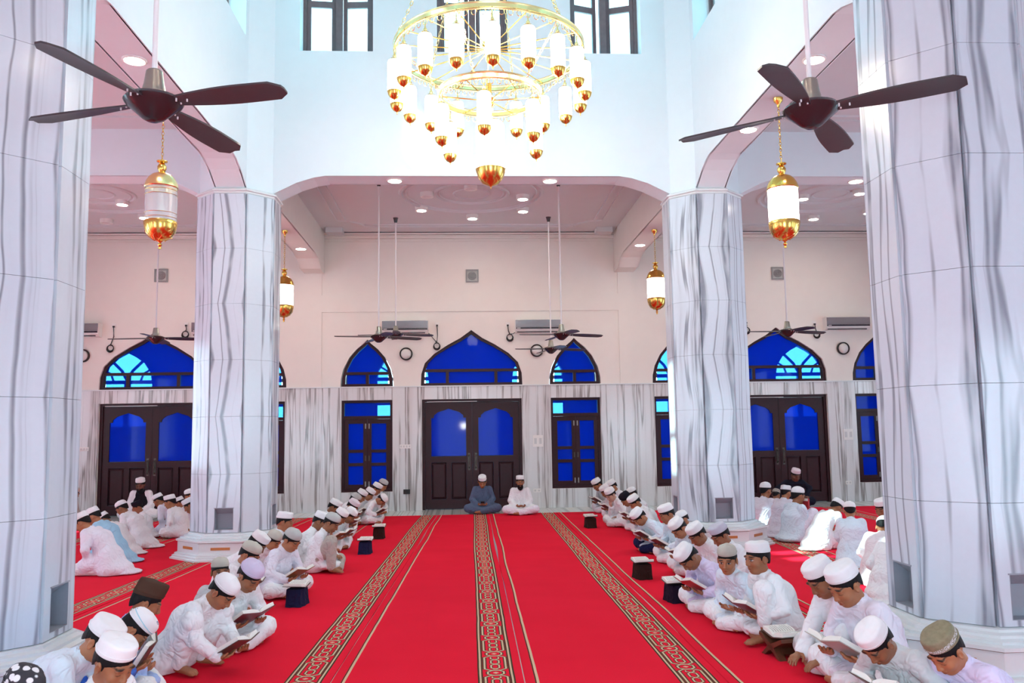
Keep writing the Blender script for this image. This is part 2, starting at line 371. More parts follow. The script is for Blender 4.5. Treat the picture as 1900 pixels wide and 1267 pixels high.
# ---------------------------------------------------------------- arches, clerestory, ceilings
def soffit(c0, c1, z_end=(ZCAP, ZCAP)):
    """underside of an arch between two column centres: flat with chamfered, slightly rounded haunches"""
    pts = [(c0, z_end[0]), (c0 + .49, z_end[0] + .01), (c0 + .78, z_end[0] + .155), (c0 + 1.00, ZARCH - .025), (c0 + 1.16, ZARCH)]
    return pts + [(c1 - 1.16, ZARCH), (c1 - 1.00, ZARCH - .025), (c1 - .78, z_end[1] + .155), (c1 - .49, z_end[1] + .01), (c1, z_end[1])]
def beam(name, axis, fixed, c0, c1, ztop=5.7, ze=(ZCAP, ZCAP), mat=white_paint, extra=None):
    m = MB(); p = soffit(c0, c1, ze); k = len(p)
    for i in range(k - 1): m.prism([p[i], p[i + 1], (p[i + 1][0], ztop), (p[i][0], ztop)], fixed - HS, fixed + HS, axis)
    for s in (-1, 1):                                  # thin moulding that follows the arch edge
        f = fixed + s * HS
        for i in range(1, k - 2): m.prism([p[i], p[i + 1], (p[i + 1][0], p[i + 1][1] + .03), (p[i][0], p[i][1] + .03)], f - .012, f + .012, axis)
    if extra: extra(m)
    return struct(m.build(name, mat))
ZDR, ZSILL, ZHEAD = 8.9, 6.64, 8.5
WOP = [(-2.32, -1.345), (-.487, .487), (1.345, 2.32)]
def clere(axis, fixed, mid, c0, c1):
    def f(m):
        cur = c0
        for a, b in WOP:
            m.prism([(cur, ZSILL), (mid + a, ZSILL), (mid + a, ZHEAD), (cur, ZHEAD)], fixed - HS, fixed + HS, axis); cur = mid + b
        m.prism([(cur, ZSILL), (c1, ZSILL), (c1, ZHEAD), (cur, ZHEAD)], fixed - HS, fixed + HS, axis)
        m.prism([(c0, ZHEAD), (c1, ZHEAD), (c1, ZDR), (c0, ZDR)], fixed - HS, fixed + HS, axis)
    return f
YM = (YN + YF) / 2
beam('wall_clerestory_back', 'y', YF, -XC, XC, ZSILL, extra=clere('y', YF, 0, -XC, XC))
beam('wall_clerestory_front', 'y', YN, -XC, XC, ZSILL, extra=clere('y', YN, 0, -XC, XC))
beam('wall_clerestory_left', 'x', -XC, YN, YF, ZSILL, extra=clere('x', -XC, YM, YN, YF))
beam('wall_clerestory_right', 'x', XC, YN, YF, ZSILL, extra=clere('x', XC, YM, YN, YF))
for s, nm in ((-1, 'left'), (1, 'right')):
    beam('wall_arch_%s_back' % nm, 'x', s * XC, YF, YW, ze=(ZCAP, 4.71), mat=cream_paint)
    beam('wall_arch_%s_front' % nm, 'x', s * XC, -.45, YN)
    a, b = sorted((s * XC, s * 9.366))
    beam('wall_arch_%s_far' % nm, 'y', YF, a, b); beam('wall_arch_%s_near' % nm, 'y', YN, a, b)
cm = MB()
for x0, x1 in ((-9.4, -XC), (-XC, XC), (XC, 9.4)):
    for y0, y1 in ((-.6, YN), (YN, YF), (YF, T)):
        if x0 == -XC and y0 == YN: continue
        cm.box((x0, y0, ZCEIL), (x1, y1, ZCEIL + .16))
ceiling = struct(cm.build('ceiling', ceil_paint))
struct(MB().box((-XC - .2, YN - .2, ZDR), (XC + .2, YF + .2, ZDR + .2)).build('ceiling_lantern_tower', white_paint))
for cx in (-XC, XC):
    for cy in (YN, YF): struct(MB().prism(octo(AP, cx, cy), ZCAP - .02, ZDR, 'z').build('wall_pier', white_paint))
# plaster rails, rings and corner pieces on the visible ceilings
rose = MB()
for cx in (-2 * XC, 0, 2 * XC):
    for cy in ((YF + YW) / 2, YM if cx else None):
        if cy is None: continue
        for R, r in ((1.20, .035), (1.10, .02), (.62, .03), (.55, .018), (.3, .02)): rose.tube([(cx + R * math.cos(PI * i / 24), cy + R * math.sin(PI * i / 24), ZCEIL) for i in range(48)], r, 6, True)
        hx, hy = 2.55, 2.3
        for d in (0, .16):
            for s in (-1, 1):
                rose.box((cx - hx + .5, cy + s * (hy - d) - .025, ZCEIL - .025), (cx + hx - .5, cy + s * (hy - d) + .025, ZCEIL)); rose.box((cx + s * (hx - d) - .025, cy - hy + .5, ZCEIL - .025), (cx + s * (hx - d) + .025, cy + hy - .5, ZCEIL))
        for s in (-1, 1):
            for t in (-1, 1):
                rose.tube([(cx + s * (hx - .5), cy + t * hy, ZCEIL), (cx + s * (hx - .42), cy + t * (hy - .25), ZCEIL), (cx + s * (hx - .25), cy + t * (hy - .42), ZCEIL), (cx + s * hx, cy + t * (hy - .5), ZCEIL)], .03, 6)
                rose.box((cx + s * (hx + .12) - .16, cy + t * (hy + .2) - .14, ZCEIL - .10), (cx + s * (hx + .12) + .16, cy + t * (hy + .2) + .14, ZCEIL))
struct(rose.build('trim_4', ceil_paint, smooth=True))
# ---------------------------------------------------------------- octagonal marble columns
CH = (4.587 - ZB) / 6
def face_mesh(kind):
    h, w = CH / 2 - .0012, HS - .0005; m = MB()
    if kind == 'plain': m.box((-w, -.03, -h), (w, 0, h))
    else:
        n0, n1 = -h + .035, -h + .30; m.box((-w, -.03, -h), (-.115, 0, h)); m.box((.115, -.03, -h), (w, 0, h)); m.box((-.115, -.03, -h), (.115, 0, n0)); m.box((-.115, -.03, n1), (.115, 0, h))
    return m.mesh('marble_slab', col_marble)
slab_plain, slab_hole = face_mesh('plain'), face_mesh('hole')
nm = MB(); h = CH / 2; a, b = -h + .035, -h + .30
nm.box((-.115, .07, a), (.115, .075, b)); nm.box((-.115, -.03, a), (-.110, .075, b)); nm.box((.110, -.03, a), (.115, .075, b)); nm.box((-.115, -.03, a), (.115, .075, a + .005)); nm.box((-.115, -.03, b - .005), (.115, .075, b))
nm.add([(-.11, -.02, b - .005), (.11, -.02, b - .005), (.11, .07, b - .075), (-.11, .07, b - .075)], [(0, 1, 2, 3)]); nm.box((-.122, -.034, b - .005), (.122, -.029, b + .004))
niche_me = nm.mesh('niche', slate)
def rings(prof, mat, name, parent):
    m = MB(); n = len(prof); vs = []; fs = []
    for d, z in prof: vs += [(x, y, z) for x, y in octo(AP + d)]
    for i in range(n - 1):
        for k in range(8): l = (k + 1) % 8; fs.append((i * 8 + k, i * 8 + l, i * 8 + 8 + l, i * 8 + 8 + k))
    fs += [tuple(range(8))[::-1], tuple(range(n * 8 - 8, n * 8))]
    return m.add(vs, fs).build(name, mat, parent)
clab = {(-1, 0): 'white marble octagonal column nearest the camera, beside the ceiling fan with the unlit lantern', (1, 0): 'white marble octagonal column nearest the camera, behind the boy in the olive cap', (-1, 1): 'white marble octagonal column behind the brown and lilac capped reading row', (1, 1): 'white marble octagonal column beside the teacher in dark clothes'}
for ix, cx in ((-1, -XC), (1, XC)):
    for iy, cy in ((0, YN), (1, YF)):
        root = empty('marble_column', (cx, cy, 0)); tag(root, clab[(ix, iy)], 'column', 'octagonal marble columns')
        MB().prism(octo(AP - .11), ZB - .05, ZCAP, 'z').build('core', grout, root)
        rings([(.24, .0), (.24, .028), (.215, .034), (.215, .055), (.19, .062), (.19, .08), (.155, .085), (.155, .215), (.15, .225)], base_marble, 'plinth', root)
        rings([(.175, .222), (.175, .243), (.13, .25), (.135, .268), (.09, .275), (.09, .293), (.045, .30), (.045, .316), (.0, ZB + .002)], base_marble, 'base_moulding', root)
        rings([(.158, .215), (.158, .2215)], flat('brown_joint', (.20, .10, .07), .5), 'joint_line', root)
        rings([(.004, 4.583), (.025, 4.60), (.025, 4.617), (.05, 4.625), (.05, 4.645), (.03, 4.652), (.01, ZCAP + .01)], base_marble, 'capital', root)
        for k in range(8):
            an = -PI / 2 + k * PI / 4; d = Vector((math.cos(an), math.sin(an), 0)); sd = random.random() * 9
            o = MB().box((-.115, -.004, -.016), (.115, .004, .016)).build('inlay_bar', orange_inlay, root, loc=d * (AP + .155) + Vector((0, 0, .15)), rz=an + PI / 2)
            for j in range(6):
                hole = j == 0 and k % 2 == 0
                o = put(slab_hole if hole else slab_plain, 'marble_slab', root, d * AP + Vector((0, 0, ZB + CH * (j + .5))), an + PI / 2); o['seed'] = sd; o['flip'] = 1. if j % 2 else -1.
                if hole: put(niche_me, 'niche', root, d * AP + Vector((0, 0, ZB + CH * .5)), an + PI / 2)
# ---------------------------------------------------------------- figures: distance-field bodies meshed with surface nets
import numpy as np

class Field:
    """scalar field on a rectilinear grid, primitives are blended in locally"""
    def __init__(s, xs, ys, zs):
        s.ax = [np.asarray(a, np.float32) for a in (xs, ys, zs)]
        s.v = np.full([len(a) for a in s.ax], 1.0, np.float32)
    def block(s, lo, hi):
        sl = []
        for a, l, h in zip(s.ax, lo, hi):
            i = max(0, int(np.searchsorted(a, l)) - 1); j = min(len(a), int(np.searchsorted(a, h)) + 1)
            if j - i < 1: return None
            sl.append(slice(i, j))
        X = s.ax[0][sl[0]][:, None, None]; Y = s.ax[1][sl[1]][None, :, None]; Z = s.ax[2][sl[2]][None, None, :]
        return tuple(sl), X, Y, Z
    def blend(s, sl, d, k, cut=False):
        o = s.v[sl]
        if cut:                       # smooth subtraction
            h = np.clip(0.5 - 0.5 * (o + d) / k, 0, 1)
            s.v[sl] = o + (-d - o) * h + k * h * (1 - h)
        else:
            h = np.clip(0.5 + 0.5 * (o - d) / k, 0, 1)
            s.v[sl] = o + (d - o) * h - k * h * (1 - h)
    def cone(s, a, b, ra, rb, k=.02, sc=(1, 1, 1)):
        a = np.asarray(a, float); b = np.asarray(b, float); r = max(ra, rb) + k + .03
        B = s.block(np.minimum(a, b) - r, np.maximum(a, b) + r)
        if B is None: return
        sl, X, Y, Z = B; ab = b - a; L = float(ab @ ab) + 1e-9
        t = np.clip(((X - a[0]) * ab[0] + (Y - a[1]) * ab[1] + (Z - a[2]) * ab[2]) / L, 0, 1)
        d = np.sqrt((X - a[0] - t * ab[0]) ** 2 + (Y - a[1] - t * ab[1]) ** 2 + (Z - a[2] - t * ab[2]) ** 2) - (ra + t * (rb - ra))
        s.blend(sl, d, k)
    def ell(s, c, r, M=None, k=.02, cut=False):
        c = np.asarray(c, float); R = max(r) + k + .03
        B = s.block(c - R, c + R)
        if B is None: return
        sl, X, Y, Z = B; X = X - c[0]; Y = Y - c[1]; Z = Z - c[2]
        if M is not None:
            X, Y, Z = (M[0, 0] * X + M[1, 0] * Y + M[2, 0] * Z, M[0, 1] * X + M[1, 1] * Y + M[2, 1] * Z, M[0, 2] * X + M[1, 2] * Y + M[2, 2] * Z)
        k0 = np.sqrt((X / r[0]) ** 2 + (Y / r[1]) ** 2 + (Z / r[2]) ** 2) + 1e-6
        k1 = np.sqrt((X / r[0] ** 2) ** 2 + (Y / r[1] ** 2) ** 2 + (Z / r[2] ** 2) ** 2) + 1e-6
        s.blend(sl, k0 * (k0 - 1) / k1, k, cut)
    def wrinkle(s, amp, fr, seed):
        rs = np.random.RandomState(seed)
        X, Y, Z = s.ax[0][:, None, None], s.ax[1][None, :, None], s.ax[2][None, None, :]
        w = 0
        for i in range(4):
            q = rs.normal(size=3); q[2] *= .45; q *= fr * (.8 + .35 * i) / np.linalg.norm(q); p = rs.uniform(0, 6.28); g = rs.normal(size=3) * 9; e = rs.normal(size=3) * 7
            t = np.sin(.5 * (q[0] * X + q[1] * Y + q[2] * Z) + p + 1.6 * np.sin(g[0] * X + g[1] * Y + g[2] * Z + p))
            m = np.clip(.35 + .9 * np.sin(e[0] * X + e[1] * Y + e[2] * Z + 2 * p), 0, 1)
            w = w + m * (.5 - np.abs(t)) / (1 + .2 * i)
        s.v = (s.v + amp * w).astype(np.float32)
    def floor(s, z=.004):
        s.v = np.maximum(s.v, z - s.ax[2][None, None, :]).astype(np.float32)
    def mesh(s):
        v = s.v; ins = v < 0
        nx, ny, nz = v.shape
        c = ins[:-1, :-1, :-1].astype(np.int8)
        cnt = sum(ins[i:nx - 1 + i, j:ny - 1 + j, k:nz - 1 + k].astype(np.int8) for i in (0, 1) for j in (0, 1) for k in (0, 1))
        I, J, K = np.nonzero((cnt > 0) & (cnt < 8))
        n = len(I); idx = np.full((nx - 1, ny - 1, nz - 1), -1, np.int32); idx[I, J, K] = np.arange(n)
        acc = np.zeros((n, 3)); num = np.zeros(n)
        ax = s.ax
        for d in range(3):
            for p in (0, 1):
                for q in (0, 1):
                    o0 = [0, 0, 0]; o = [x for x in range(3) if x != d]; o0[o[0]] = p; o0[o[1]] = q
                    o1 = list(o0); o1[d] = 1
                    a = v[I + o0[0], J + o0[1], K + o0[2]]; b = v[I + o1[0], J + o1[1], K + o1[2]]
                    m = (a < 0) != (b < 0); t = np.where(m, a / np.where(m, a - b, 1), 0)
                    P = np.stack([ax[0][I + o0[0]], ax[1][J + o0[1]], ax[2][K + o0[2]]], 1).astype(float)
                    e = (I, J, K)[d]; P[:, d] += t * (ax[d][e + 1] - ax[d][e])
                    acc += P * m[:, None]; num += m
        V = acc / num[:, None]; F = []
        def quads(d):
            a = ins.take(range(0, v.shape[d] - 1), d); b = ins.take(range(1, v.shape[d]), d)
            i, j, k = np.nonzero(a != b); e = [i, j, k]; o = [x for x in range(3) if x != d]
            ok = np.ones(len(i), bool)
            for x in o: ok &= (e[x] > 0) & (e[x] < v.shape[x] - 1)
            e = [x[ok] for x in e]
            def g(p, q):
                w = [x.copy() for x in e]; w[o[0]] -= p; w[o[1]] -= q; return idx[w[0], w[1], w[2]]
            Q = np.stack([g(0, 0), g(1, 0), g(1, 1), g(0, 1)], 1)
            fl = a[tuple(e)]
            if d == 1: fl = ~fl
            Q[~fl] = Q[~fl][:, ::-1]
            return Q
        F = np.concatenate([quads(0), quads(1), quads(2)])
        F = F[(F >= 0).all(1)]
        return V, F

def axis(lo, hi, hc, fine, hf):
    out = [lo]
    while out[-1] < hi:
        p = out[-1]; out.append(p + (hf if any(a - hc <= p <= b for a, b in fine) else hc))
    return np.array(out)

def rotx(a): c, s = math.cos(a), math.sin(a); return np.array([[1, 0, 0], [0, c, -s], [0, s, c]])
def roty(a): c, s = math.cos(a), math.sin(a); return np.array([[c, 0, s], [0, 1, 0], [-s, 0, c]])
def rotz(a): c, s = math.cos(a), math.sin(a); return np.array([[c, -s, 0], [s, c, 0], [0, 0, 1]])
def unit(v): v = np.asarray(v, float); return v / (np.linalg.norm(v) + 1e-9)

HSC = .96                              # size of the head against the body
CAPC = np.array([0, -.004, .098]) * HSC      # middle of the cap in head coordinates

def skeleton(pose='cross', lean=25, hunch=18, hp=30, hy=0, hr=0, arms='book', side=0, bz=None, by=None):
    """joints in the figure's own frame: +y is forward, z up, floor at 0, hips over the origin"""
    th = math.radians(lean); th2 = th + math.radians(hunch); D = {}
    hz = {'cross': .085, 'kneeup': .085, 'kneel': .185, 'squat': .13}[pose]
    D['legs'] = []
    for sg in (1, -1):
        hip = np.array([.075 * sg, 0, hz])
        p = pose
        if p == 'kneeup' and sg != (-1 if side else 1): p = 'cross'
        if p == 'cross': knee, ank, toe = (.275 * sg, .19, .105), (-.03 * sg, .285 - .02 * sg, .05), (-.15 * sg, .25, .035)
        elif p == 'kneel': knee, ank, toe = (.125 * sg, .28, .07), (.085 * sg, -.09, .055), (.05 * sg, -.21, .03)
        elif p == 'kneeup': knee, ank, toe = (.15 * sg, .24, .37), (.15 * sg, .25, .06), (.17 * sg, .40, .03)
        else: knee, ank, toe = (.17 * sg, .23, .36), (.12 * sg, .10, .06), (.15 * sg, .25, .03)
        D['legs'].append([hip, np.array(knee), np.array(ank), np.array(toe)])
    P = np.array([0, 0, hz + .03]); D['P'] = P
    C = P + .21 * np.array([0, math.sin(th), math.cos(th)]); D['C'] = C
    N = C + .165 * np.array([0, math.sin(th2), math.cos(th2)]); D['N'] = N
    ph = math.radians(hp); tn = (th2 + ph) / 2
    nt = N + .05 * np.array([0, math.sin(tn), math.cos(tn)]); D['nt'] = nt
    M = rotz(math.radians(hy)) @ rotx(-ph) @ roty(math.radians(hr)); D['M'] = M
    D['H'] = nt + M @ np.array([0, .022, .078]) * HSC
    D['cap'] = D['H'] + M @ CAPC
    ax = np.array([0, math.sin(th2), math.cos(th2)]); D['ax'] = ax
    D['arms'] = []; D['book'] = None
    B = np.array([0, (.335 if pose != 'kneel' else .38) if by is None else by, (.205 if pose != 'squat' else .30) if bz is None else bz])
    for sg in (1, -1):
        sh = N - .035 * ax + np.array([.13 * sg, .012, 0])
        if arms == 'book': w = B + np.array([.118 * sg, -.075, -.022]); d = unit((-.55 * sg, .8, .1)); n = np.array([0, -.1, 1.])
        elif arms == 'floor': w = B + np.array([.10 * sg, -.06, -.02]); d = unit((-.3 * sg, .9, -.3)); n = np.array([0, -.3, -1.])
        elif arms == 'knee': w = np.array([.20 * sg, .16, .19]); d = unit((.25 * sg, .9, -.35)); n = np.array([0, -.2, -1.])
        elif arms == 'lap': w = np.array([.085 * sg, .20, .17]); d = unit((-.75 * sg, .6, -.1)); n = np.array([-.5 * sg, 0, .8])
        elif arms == 'chin' and sg == 1: w = D['H'] + M @ np.array([.02, .10, -.18]); d = unit(M @ np.array([-.1, -.2, 1.])); n = M @ np.array([0, -1., 0])
        elif arms == 'chin': w = np.array([.12 * sg, .20, .17]); d = unit((-.5 * sg, .7, 0)); n = np.array([0, 0, -1.])
        elif arms == 'one' and sg == 1: w = B + np.array([.04, -.08, -.03]); d = unit((-.3, .85, .25)); n = np.array([0, -.2, 1.])
        else: w = np.array([.24 * sg, .08, .10]); d = unit((.2 * sg, .9, -.4)); n = np.array([0, 0, -1.])
        v = w - sh; L = np.linalg.norm(v); lu, lf = .20, .185
        if L > (lu + lf) * .985: v *= (lu + lf) * .985 / L; w = sh + v; L = np.linalg.norm(v)
        a = (lu * lu - lf * lf + L * L) / (2 * L); h = math.sqrt(max(lu * lu - a * a, 1e-6))
        pole = np.array([.75 * sg, -.35, -.55]); u = v / L; pole = unit(pole - u * (pole @ u))
        D['arms'].append([sh, sh + u * a + pole * h, w, d, unit(n - d * (n @ d)), sg])
    if arms in ('book', 'floor', 'one'): D['book'] = B
    return D

def hand(F, w, d, n, sg, k=.008, sc=.92, curl=None):
    s = np.cross(d, n); s = s * (1 if s[0] * sg > 0 else -1)     # thumb side when the palm looks up
    if n[2] < 0: s = -s
    curl = curl or (18, 26)
    for o in (-.022, 0, .022): F.cone(w + d * .012 * sc, w + d * .066 * sc + s * o * sc, .016 * sc, .0125 * sc, .012)
    for i, (o, l) in enumerate(((.028, .9), (.0095, 1.), (-.0095, .94), (-.028, .74))):
        b = w + d * .066 * sc + s * o * sc; a1, a2 = [math.radians(x) for x in curl]
        d1 = d * math.cos(a1) + n * math.sin(a1) + s * o * 2.2; d2 = d * math.cos(a1 + a2) + n * math.sin(a1 + a2) + s * o * 1.2
        m = b + d1 * .034 * l * sc; e = m + d2 * .030 * l * sc
        F.cone(b, m, .0092 * sc, .0082 * sc, k); F.cone(m, e, .0082 * sc, .0068 * sc, .004)
    b = w + d * .022 * sc + s * .026 * sc; m = b + (d * .6 + s * .7 + n * .35) * .034 * sc; e = m + (d * .85 + s * .1 + n * .45) * .028 * sc
    F.cone(b, m, .0115 * sc, .0095 * sc, .010); F.cone(m, e, .0095 * sc, .0075 * sc, .004)

def head_field(F, H, M):
    def T(p): return H + M @ (np.asarray(p, float) * HSC)
    class G:
        def ell(s, c, r, *a, **k): F.ell(c, tuple(q * HSC for q in r), *a, **k)
        def cone(s, a, b, ra, rb, k): F.cone(a, b, ra * HSC, rb * HSC, k)
    F0, F_ = F, G()
    F_.ell(T((0, -.010, .028)), (.073, .092, .086), M, .01)
    F_.ell(T((0, .022, -.028)), (.058, .066, .078), M, .03)
    F_.ell(T((0, .052, -.082)), (.026, .022, .018), M, .03)
    for sx in (1, -1):
        F_.ell(T((.037 * sx, .058, -.022)), (.024, .022, .024), M, .02)       # cheek
        F_.ell(T((.030 * sx, .079, .030)), (.026, .012, .010), M, .014)       # brow
        F_.ell(T((.031 * sx, .093, .010)), (.017, .013, .011), M, .010, cut=True)
        F_.ell(T((.031 * sx, .0735, .009)), (.0145, .0125, .0115), M, .003)   # lidded eye
        F_.ell(T((.077 * sx, -.006, -.002)), (.010, .020, .032), rotM(M, sx), .006)
        F_.ell(T((.086 * sx, .000, -.002)), (.006, .010, .018), rotM(M, sx), .004, cut=True)
        F_.ell(T((.0115 * sx, .094, -.026)), (.0085, .0095, .0075), M, .006)
    F_.cone(T((0, .082, .022)), T((0, .102, -.020)), .0085, .0105, .010)
    F_.ell(T((0, .0865, -.050)), (.020, .010, .0058), M, .005)
    F_.ell(T((0, .0850, -.0615)), (.0165, .010, .0068), M, .005)
    F_.ell(T((0, .100, -.0562)), (.020, .010, .0016), M, .003, cut=True)
def rotM(M, sx): return M @ rotz(-.35 * sx)

def body_mesh(D, hf, hc, seed, detail=True):
    H, M = D['H'], D['M']; fx, fy, fz = [], [], []
    for c, r in [(H, .128)] + ([(a[2] + a[3] * .06, .085) for a in D['arms']] if detail else []):
        fx.append((c[0] - r, c[0] + r)); fy.append((c[1] - r, c[1] + r)); fz.append((c[2] - r * 1.1, c[2] + r * 1.1))
    pts = np.array([p for l in D['legs'] for p in l] + [q for a in D['arms'] for q in a[:3]] + [H])
    lo = pts.min(0) - .16; hi = pts.max(0) + .16; lo[2] = -.03
    F = Field(axis(lo[0], hi[0], hc, fx, hf), axis(lo[1], hi[1], hc, fy, hf), axis(lo[2], hi[2], hc, fz, hf))
    P, C, N, nt = D['P'], D['C'], D['N'], D['nt']
    for sx in (.04, -.04):
        o = np.array([sx, 0, 0]); F.cone(P + o, C + o, .078, .08, .03); F.cone(C + o, N + o * .8 - D['ax'] * .05, .08, .05, .03)
    F.cone(N - D['ax'] * .03, nt, .043, .038, .03); F.cone(nt, H + M @ np.array([0, -.012, -.03]) * HSC, .038, .042, .03)
    for sh, e, w, d, n, sg in D['arms']:
        F.cone(N - D['ax'] * .04, sh, .04, .04, .03); F.cone(sh, e, .036, .030, .02); F.cone(e, w, .030, .021, .015); F.cone(w, w + d * .02, .021, .018, .012)
    for hip, knee, ank, toe in D['legs']:
        F.cone(hip, knee, .062, .045, .03); F.cone(knee, ank, .045, .026, .02); F.cone(ank, ank + (ank - toe) * .22 - np.array([0, 0, .012]), .026, .022, .02)
        sd_ = unit(np.cross(toe - ank, (0, 0, 1))); fd = unit((toe - ank) * np.array([1, 1, 0]))
        for q, l in ((.022, 0.), (.0, .006), (-.022, -.012)): F.cone(ank - np.array([0, 0, .01]), toe + sd_ * q * .9 - fd * .03, .026, .017, .015); F.cone(toe + sd_ * q * .9 - fd * .03, toe + sd_ * q * 1.05 + fd * l - np.array([0, 0, .008]), .016, .011, .008)
    head_field(F, H, M)
    for sh, e, w, d, n, sg in D['arms']: hand(F, w, d, n, sg, curl=D.get('curl'))
    F.floor(.006)
    return F.mesh()

def kurta_mesh(D, h, seed, pose, vest=False):
    pts = np.array([q for a in D['arms'] for q in a[:3]] + [l[1] for l in D['legs']] + [D['P'], D['N']])
    lo = pts.min(0) - .2; hi = pts.max(0) + .2; lo[2] = -.03; lo[1] = min(lo[1], -.42)
    F = Field(np.arange(lo[0], hi[0], h), np.arange(lo[1], hi[1], h), np.arange(lo[2], hi[2], h))
    P, C, N = D['P'], D['C'], D['N']; f = 1.07 if vest else 1.
    for sx in (.055, -.055):
        o = np.array([sx, 0, 0]); F.cone(P + o, C + o * .95, .108 * f, .098 * f, .05); F.cone(C + o * .95, N + o * .75 - D['ax'] * .055, .098 * f, .062 * f, .05)
    a, b = D['arms'][0][0], D['arms'][1][0]
    F.cone(a - D['ax'] * .012, b - D['ax'] * .012, .047 * f, .047 * f, .04)
    F.cone(N - D['ax'] * .03, N + D['ax'] * .006 + (D['nt'] - N) * .35, .056 * f, .050 * f, .02)
    if not vest:
        for sh, e, w, d, n, sg in D['arms']:
            F.cone(sh, e, .056, .047, .03); F.cone(e, e + (w - e) * .93, .046, .041, .02)
        for (hip, knee, ank, toe) in D['legs']:
            up = knee[2] > .3 and pose == 'kneeup'
            F.cone(hip, hip + (knee - hip) * (.42 if up else .78), .105, .078 if up else .088, .05)
            if pose in ('kneel', 'squat'): F.cone(hip + np.array([0, -.02, 0]), np.array([hip[0] * 1.5, -.06, .06]), .105, .11, .06)
        if pose in ('cross', 'kneeup'):
            F.ell((0, .15, .085), (.19, .17, .055), None, .05); F.ell((0, -.09, .05), (.2, .13, .05), None, .06)
        elif pose == 'kneel':
            F.ell((0, -.09, .07), (.2, .2, .09), None, .06); F.ell((.03, -.22, .022), (.17, .16, .03), None, .03); F.ell((0, .16, .11), (.19, .17, .08), None, .05)
        else: F.ell((0, -.08, .06), (.2, .16, .07), None, .06)
    F.wrinkle(.0050, 80, seed)
    F.floor(.006)
    # open the neck
    c = D['nt'] + (D['nt'] - N) * .6
    F.ell(c, (.058, .058, .058), None, .008, cut=True)
    return F.mesh()

def trouser_mesh(D, h, seed, bare=.0):
    pts = np.array([p for l in D['legs'] for p in l[:3]])
    lo = pts.min(0) - .14; hi = pts.max(0) + .14; lo[2] = -.03
    F = Field(np.arange(lo[0], hi[0], h), np.arange(lo[1], hi[1], h), np.arange(lo[2], hi[2], h))
    for hip, knee, ank, toe in D['legs']:
        F.cone(hip, knee, .088, .072, .03); F.cone(knee, knee + (ank - knee) * (.93 - bare), .072, .052, .02)
    F.wrinkle(.0065, 85, seed + 7); F.floor(.006)
    return F.mesh()

def hair_mesh(h=.005):
    F = Field(np.arange(-.11, .11, h), np.arange(-.13, .12, h), np.arange(-.11, .14, h))
    F.ell((0, -.012, .029), (.0775, .0965, .0905), None, .01)
    F.ell((0, -.050, -.028), (.050, .042, .046), None, .03)
    X, Y, Z = F.ax[0][:, None, None], F.ax[1][None, :, None], F.ax[2][None, None, :]
    line = np.where(Y > .02, .020 + .45 * (Y - .02), np.where(Y > -.03, .02 - .02 * np.exp(-((Y - .012) / .012) ** 2) * 3, .02 - 1.3 * (-.03 - Y)))
    line = np.maximum(line, -.062)
    w = .004 * np.sin(X * 260) * np.sin(Y * 190 + Z * 90)
    F.v = np.maximum(F.v + w * .35, (line - Z) * .8).astype(np.float32)
    ear = np.sqrt(((np.abs(X) - .082) / .016) ** 2 + ((Y + .004) / .020) ** 2 + ((Z + .004) / .030) ** 2) - 1
    F.v = np.maximum(F.v, -ear * .016).astype(np.float32)
    return F.mesh()

def skin_colors(V, D, tone, eyes='down', beard=False, gaze=0.):
    L = (V - D['H']) @ D['M'] / HSC; x, y, z = np.abs(L[:, 0]), L[:, 1], L[:, 2]
    tone = np.array(tone); c = np.tile(tone, (len(V), 1))
    inh = (np.linalg.norm(L, axis=1) < .135) & (y > .02)
    def mix(w, col): 
        nonlocal c
        w = np.clip(w, 0, 1)[:, None] * inh[:, None]; c = c * (1 - w) + np.array(col) * w
    def g(cx, cz, rx, rz, p=2): return np.clip(1.6 - (np.abs((x - cx) / rx) ** p + np.abs((z - cz) / rz) ** p), 0, 1)
    mix(g(.0, -.056, .021, .0105) * .75 * (y > .06), tone * np.array([.85, .52, .5]))
    mix(g(.033, .036 + .06 * (.033 - x), .020, .0040), (.012, .008, .006))
    mix(g(.031, .010, .021, .013) * .18, tone * .5)
    if eyes == 'open':
        mix(g(.031, .010, .0135, .0062), (.46, .43, .41)); ex = L[:, 0]
        for sx in (1, -1):
            w = np.clip(1.7 - (((ex - .031 * sx - gaze) / .0062) ** 2 + ((z - .010) / .0066) ** 2), 0, 1); mix(w, (.01, .006, .004))
        mix(g(.031, .0175, .0165, .0024), (.012, .008, .007))
    else:
        mix(g(.031, .0035, .0125, .0026) * .9, (.015, .009, .007))
    mix(g(.0, -.0562, .018, .0016) * .6 * (y > .07), tone * .25)
    if beard:
        w = ((z < -.038) & (y > .0) & (np.abs(L[:, 0]) < .07)).astype(float) * (1 - g(0, -.058, .017, .008)); mix(w, (.012, .009, .008))
    # nails and knuckles stay skin coloured; palms a little lighter
    return np.concatenate([c, np.ones((len(V), 1))], 1)
